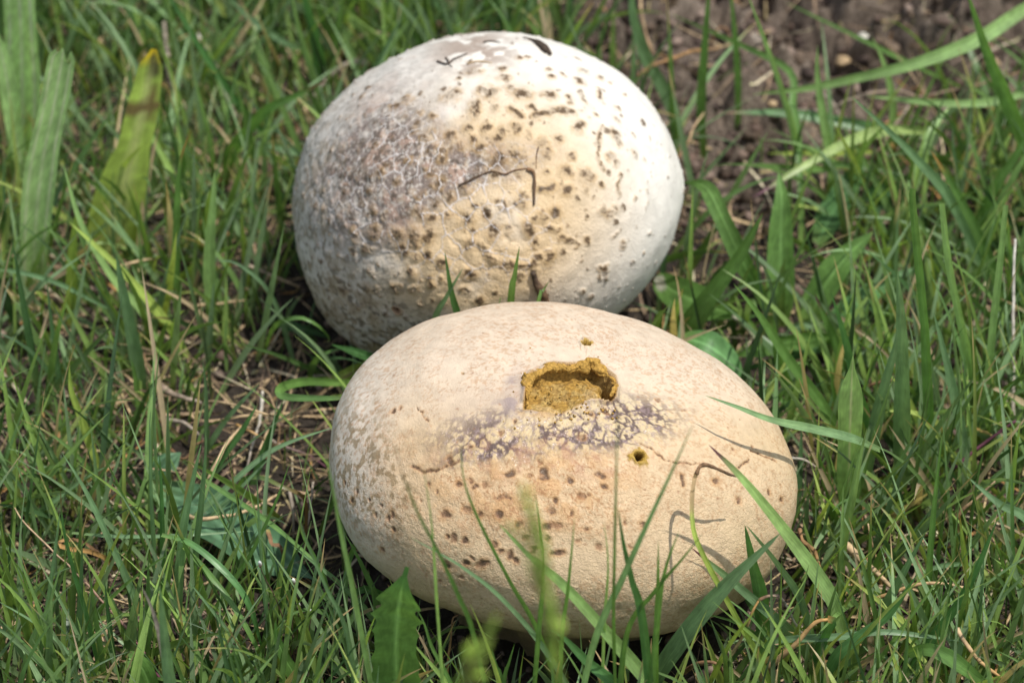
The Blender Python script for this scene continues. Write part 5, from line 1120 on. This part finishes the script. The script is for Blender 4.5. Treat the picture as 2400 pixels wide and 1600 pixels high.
V, Q, c, gr = blades(5200, lambda x, y: np.where((x > 1900) & (y > 560) & ((x > 2080) | (y > 1000)), 0.85, 0.0) + np.where((x < 900) & (y > 1150), 0.55, 0) * bare(x, y) + np.where((y > 1560), 0.5, 0) + np.where((y < 250) & (x < 1350), .8, 0), lambda a, b, g: g.uniform(0.032, 0.066, len(a)), lambda a, b, g: g.uniform(0.0009, 0.0021, len(a)), pal_green, 17, segs=11, lean=(2, 34), bend=(5, 80))
obj('long_grass', mesh_from('long_grass', V, Q=Q, col=c, gr=gr), M_LEAF, None, 'long slender green grass standing above the shorter turf', 'grass', kind='stuff')
V, Q, c, gr = blades(3600, lambda x, y: np.where((((x - 620) / 190) ** 2 + ((y - 1040) / 180) ** 2) < 1, 1.0, np.where((x > 1850) & (y > 300) & (y < 700), .25, 0.03)), lambda a, b, g: g.uniform(0.014, 0.040, len(a)), lambda a, b, g: g.uniform(0.0004, 0.0013, len(a)), pal_dry, 19, segs=9, lean=(50, 88), bend=(0, 50))
V[:, 2] = np.maximum(V[:, 2], gh(V[:, 0], V[:, 1]) + 0.0006)
obj('straw_thatch', mesh_from('straw_thatch', V, Q=Q, col=c * 0.95, gr=gr), M_DRY, None, 'tangled dry straw thatch beside the front puffball', 'dead grass', kind='stuff')
# turf beyond the frame, as copies of one patch
g = np.random.default_rng(5)
def patch(n, seed):
    FBs, BBs = FB.c.copy(), BB.c.copy(); FB.c = np.array([9., 9, 9]); BB.c = np.array([9., 9, 9])
    r = blades(n, lambda x, y: np.ones(len(x)), lambda a, b, g: g.uniform(0.014, 0.045, len(a)), lambda a, b, g: g.uniform(0.0007, 0.0018, len(a)), pal_green, seed, segs=5, avoid=False)
    FB.c = FBs; BB.c = BBs; return r
V, Q, c, gr = patch(5000, 31); me = mesh_from('outer_turf', V, Q=Q, col=c, gr=gr); me.materials.append(M_LEAF)
for dx, dy in [(-0.38, 0), (0.38, 0), (0, 0.395), (0.38, 0.395), (-0.38, 0.395), (0, -0.395), (0.38, -0.395), (-0.38, -0.395)]:
    o = obj('outer_turf', me, None, None, 'green turf continuing beyond the puffballs', 'grass', kind='stuff'); o.location = (dx, dy, 0)
# soil crumbs
def crumbs(n, reg, rmin, rmax, seed, cols, sub=1):
    import bmesh
    bm = bmesh.new(); bmesh.ops.create_icosphere(bm, subdivisions=sub, radius=1)
    v0 = np.array([x.co[:] for x in bm.verts]); f0 = np.array([[y.index for y in x.verts] for x in bm.faces]); bm.free()
    g = np.random.default_rng(seed); x = g.uniform(-0.19, 0.19, n); y = g.uniform(-0.16, 0.23, n); P0 = np.stack([x, y, gh(x, y)], 1)
    px, py = proj(P0); k = g.uniform(size=n) < reg(px, py); P0 = P0[k]; n = len(P0)
    r = rmin + (rmax - rmin) * g.uniform(size=n) ** 3
    S = r[:, None] * g.uniform(0.6, 1.2, (n, 3)); nn = len(v0)
    q = np.broadcast_to(v0, (n, nn, 3)) * (1 + 0.7 * (g.uniform(size=(n, nn, 1)) - 0.5)) * S[:, None]
    V = (q + (P0 + np.array([0, 0, 0.0]) + np.stack([r * 0, r * 0, r * 0.3], 1))[:, None]).reshape(-1, 3)
    F = (f0[None] + (np.arange(n) * nn)[:, None, None]).reshape(-1, 3)
    C = np.array(cols); kk = g.integers(0, len(C), n); c = np.repeat(C[kk] * g.uniform(0.6, 1.3, n)[:, None], nn, 0)
    return V, F, c
V, F, c = crumbs(26000, lambda px, py: np.where(inside(px, py, SOILP), 1.0, 0.15), 0.0002, 0.0024, 41, [(.12, .08, .062), (.17, .12, .095), (.075, .052, .042), (.23, .17, .135), (.10, .07, .05)])
obj('soil_crumbs', mesh_from('soil_crumbs', V, T=F, col=c), M_STONE, None, 'loose brown soil crumbs and grit between the grass', 'soil', kind='stuff')
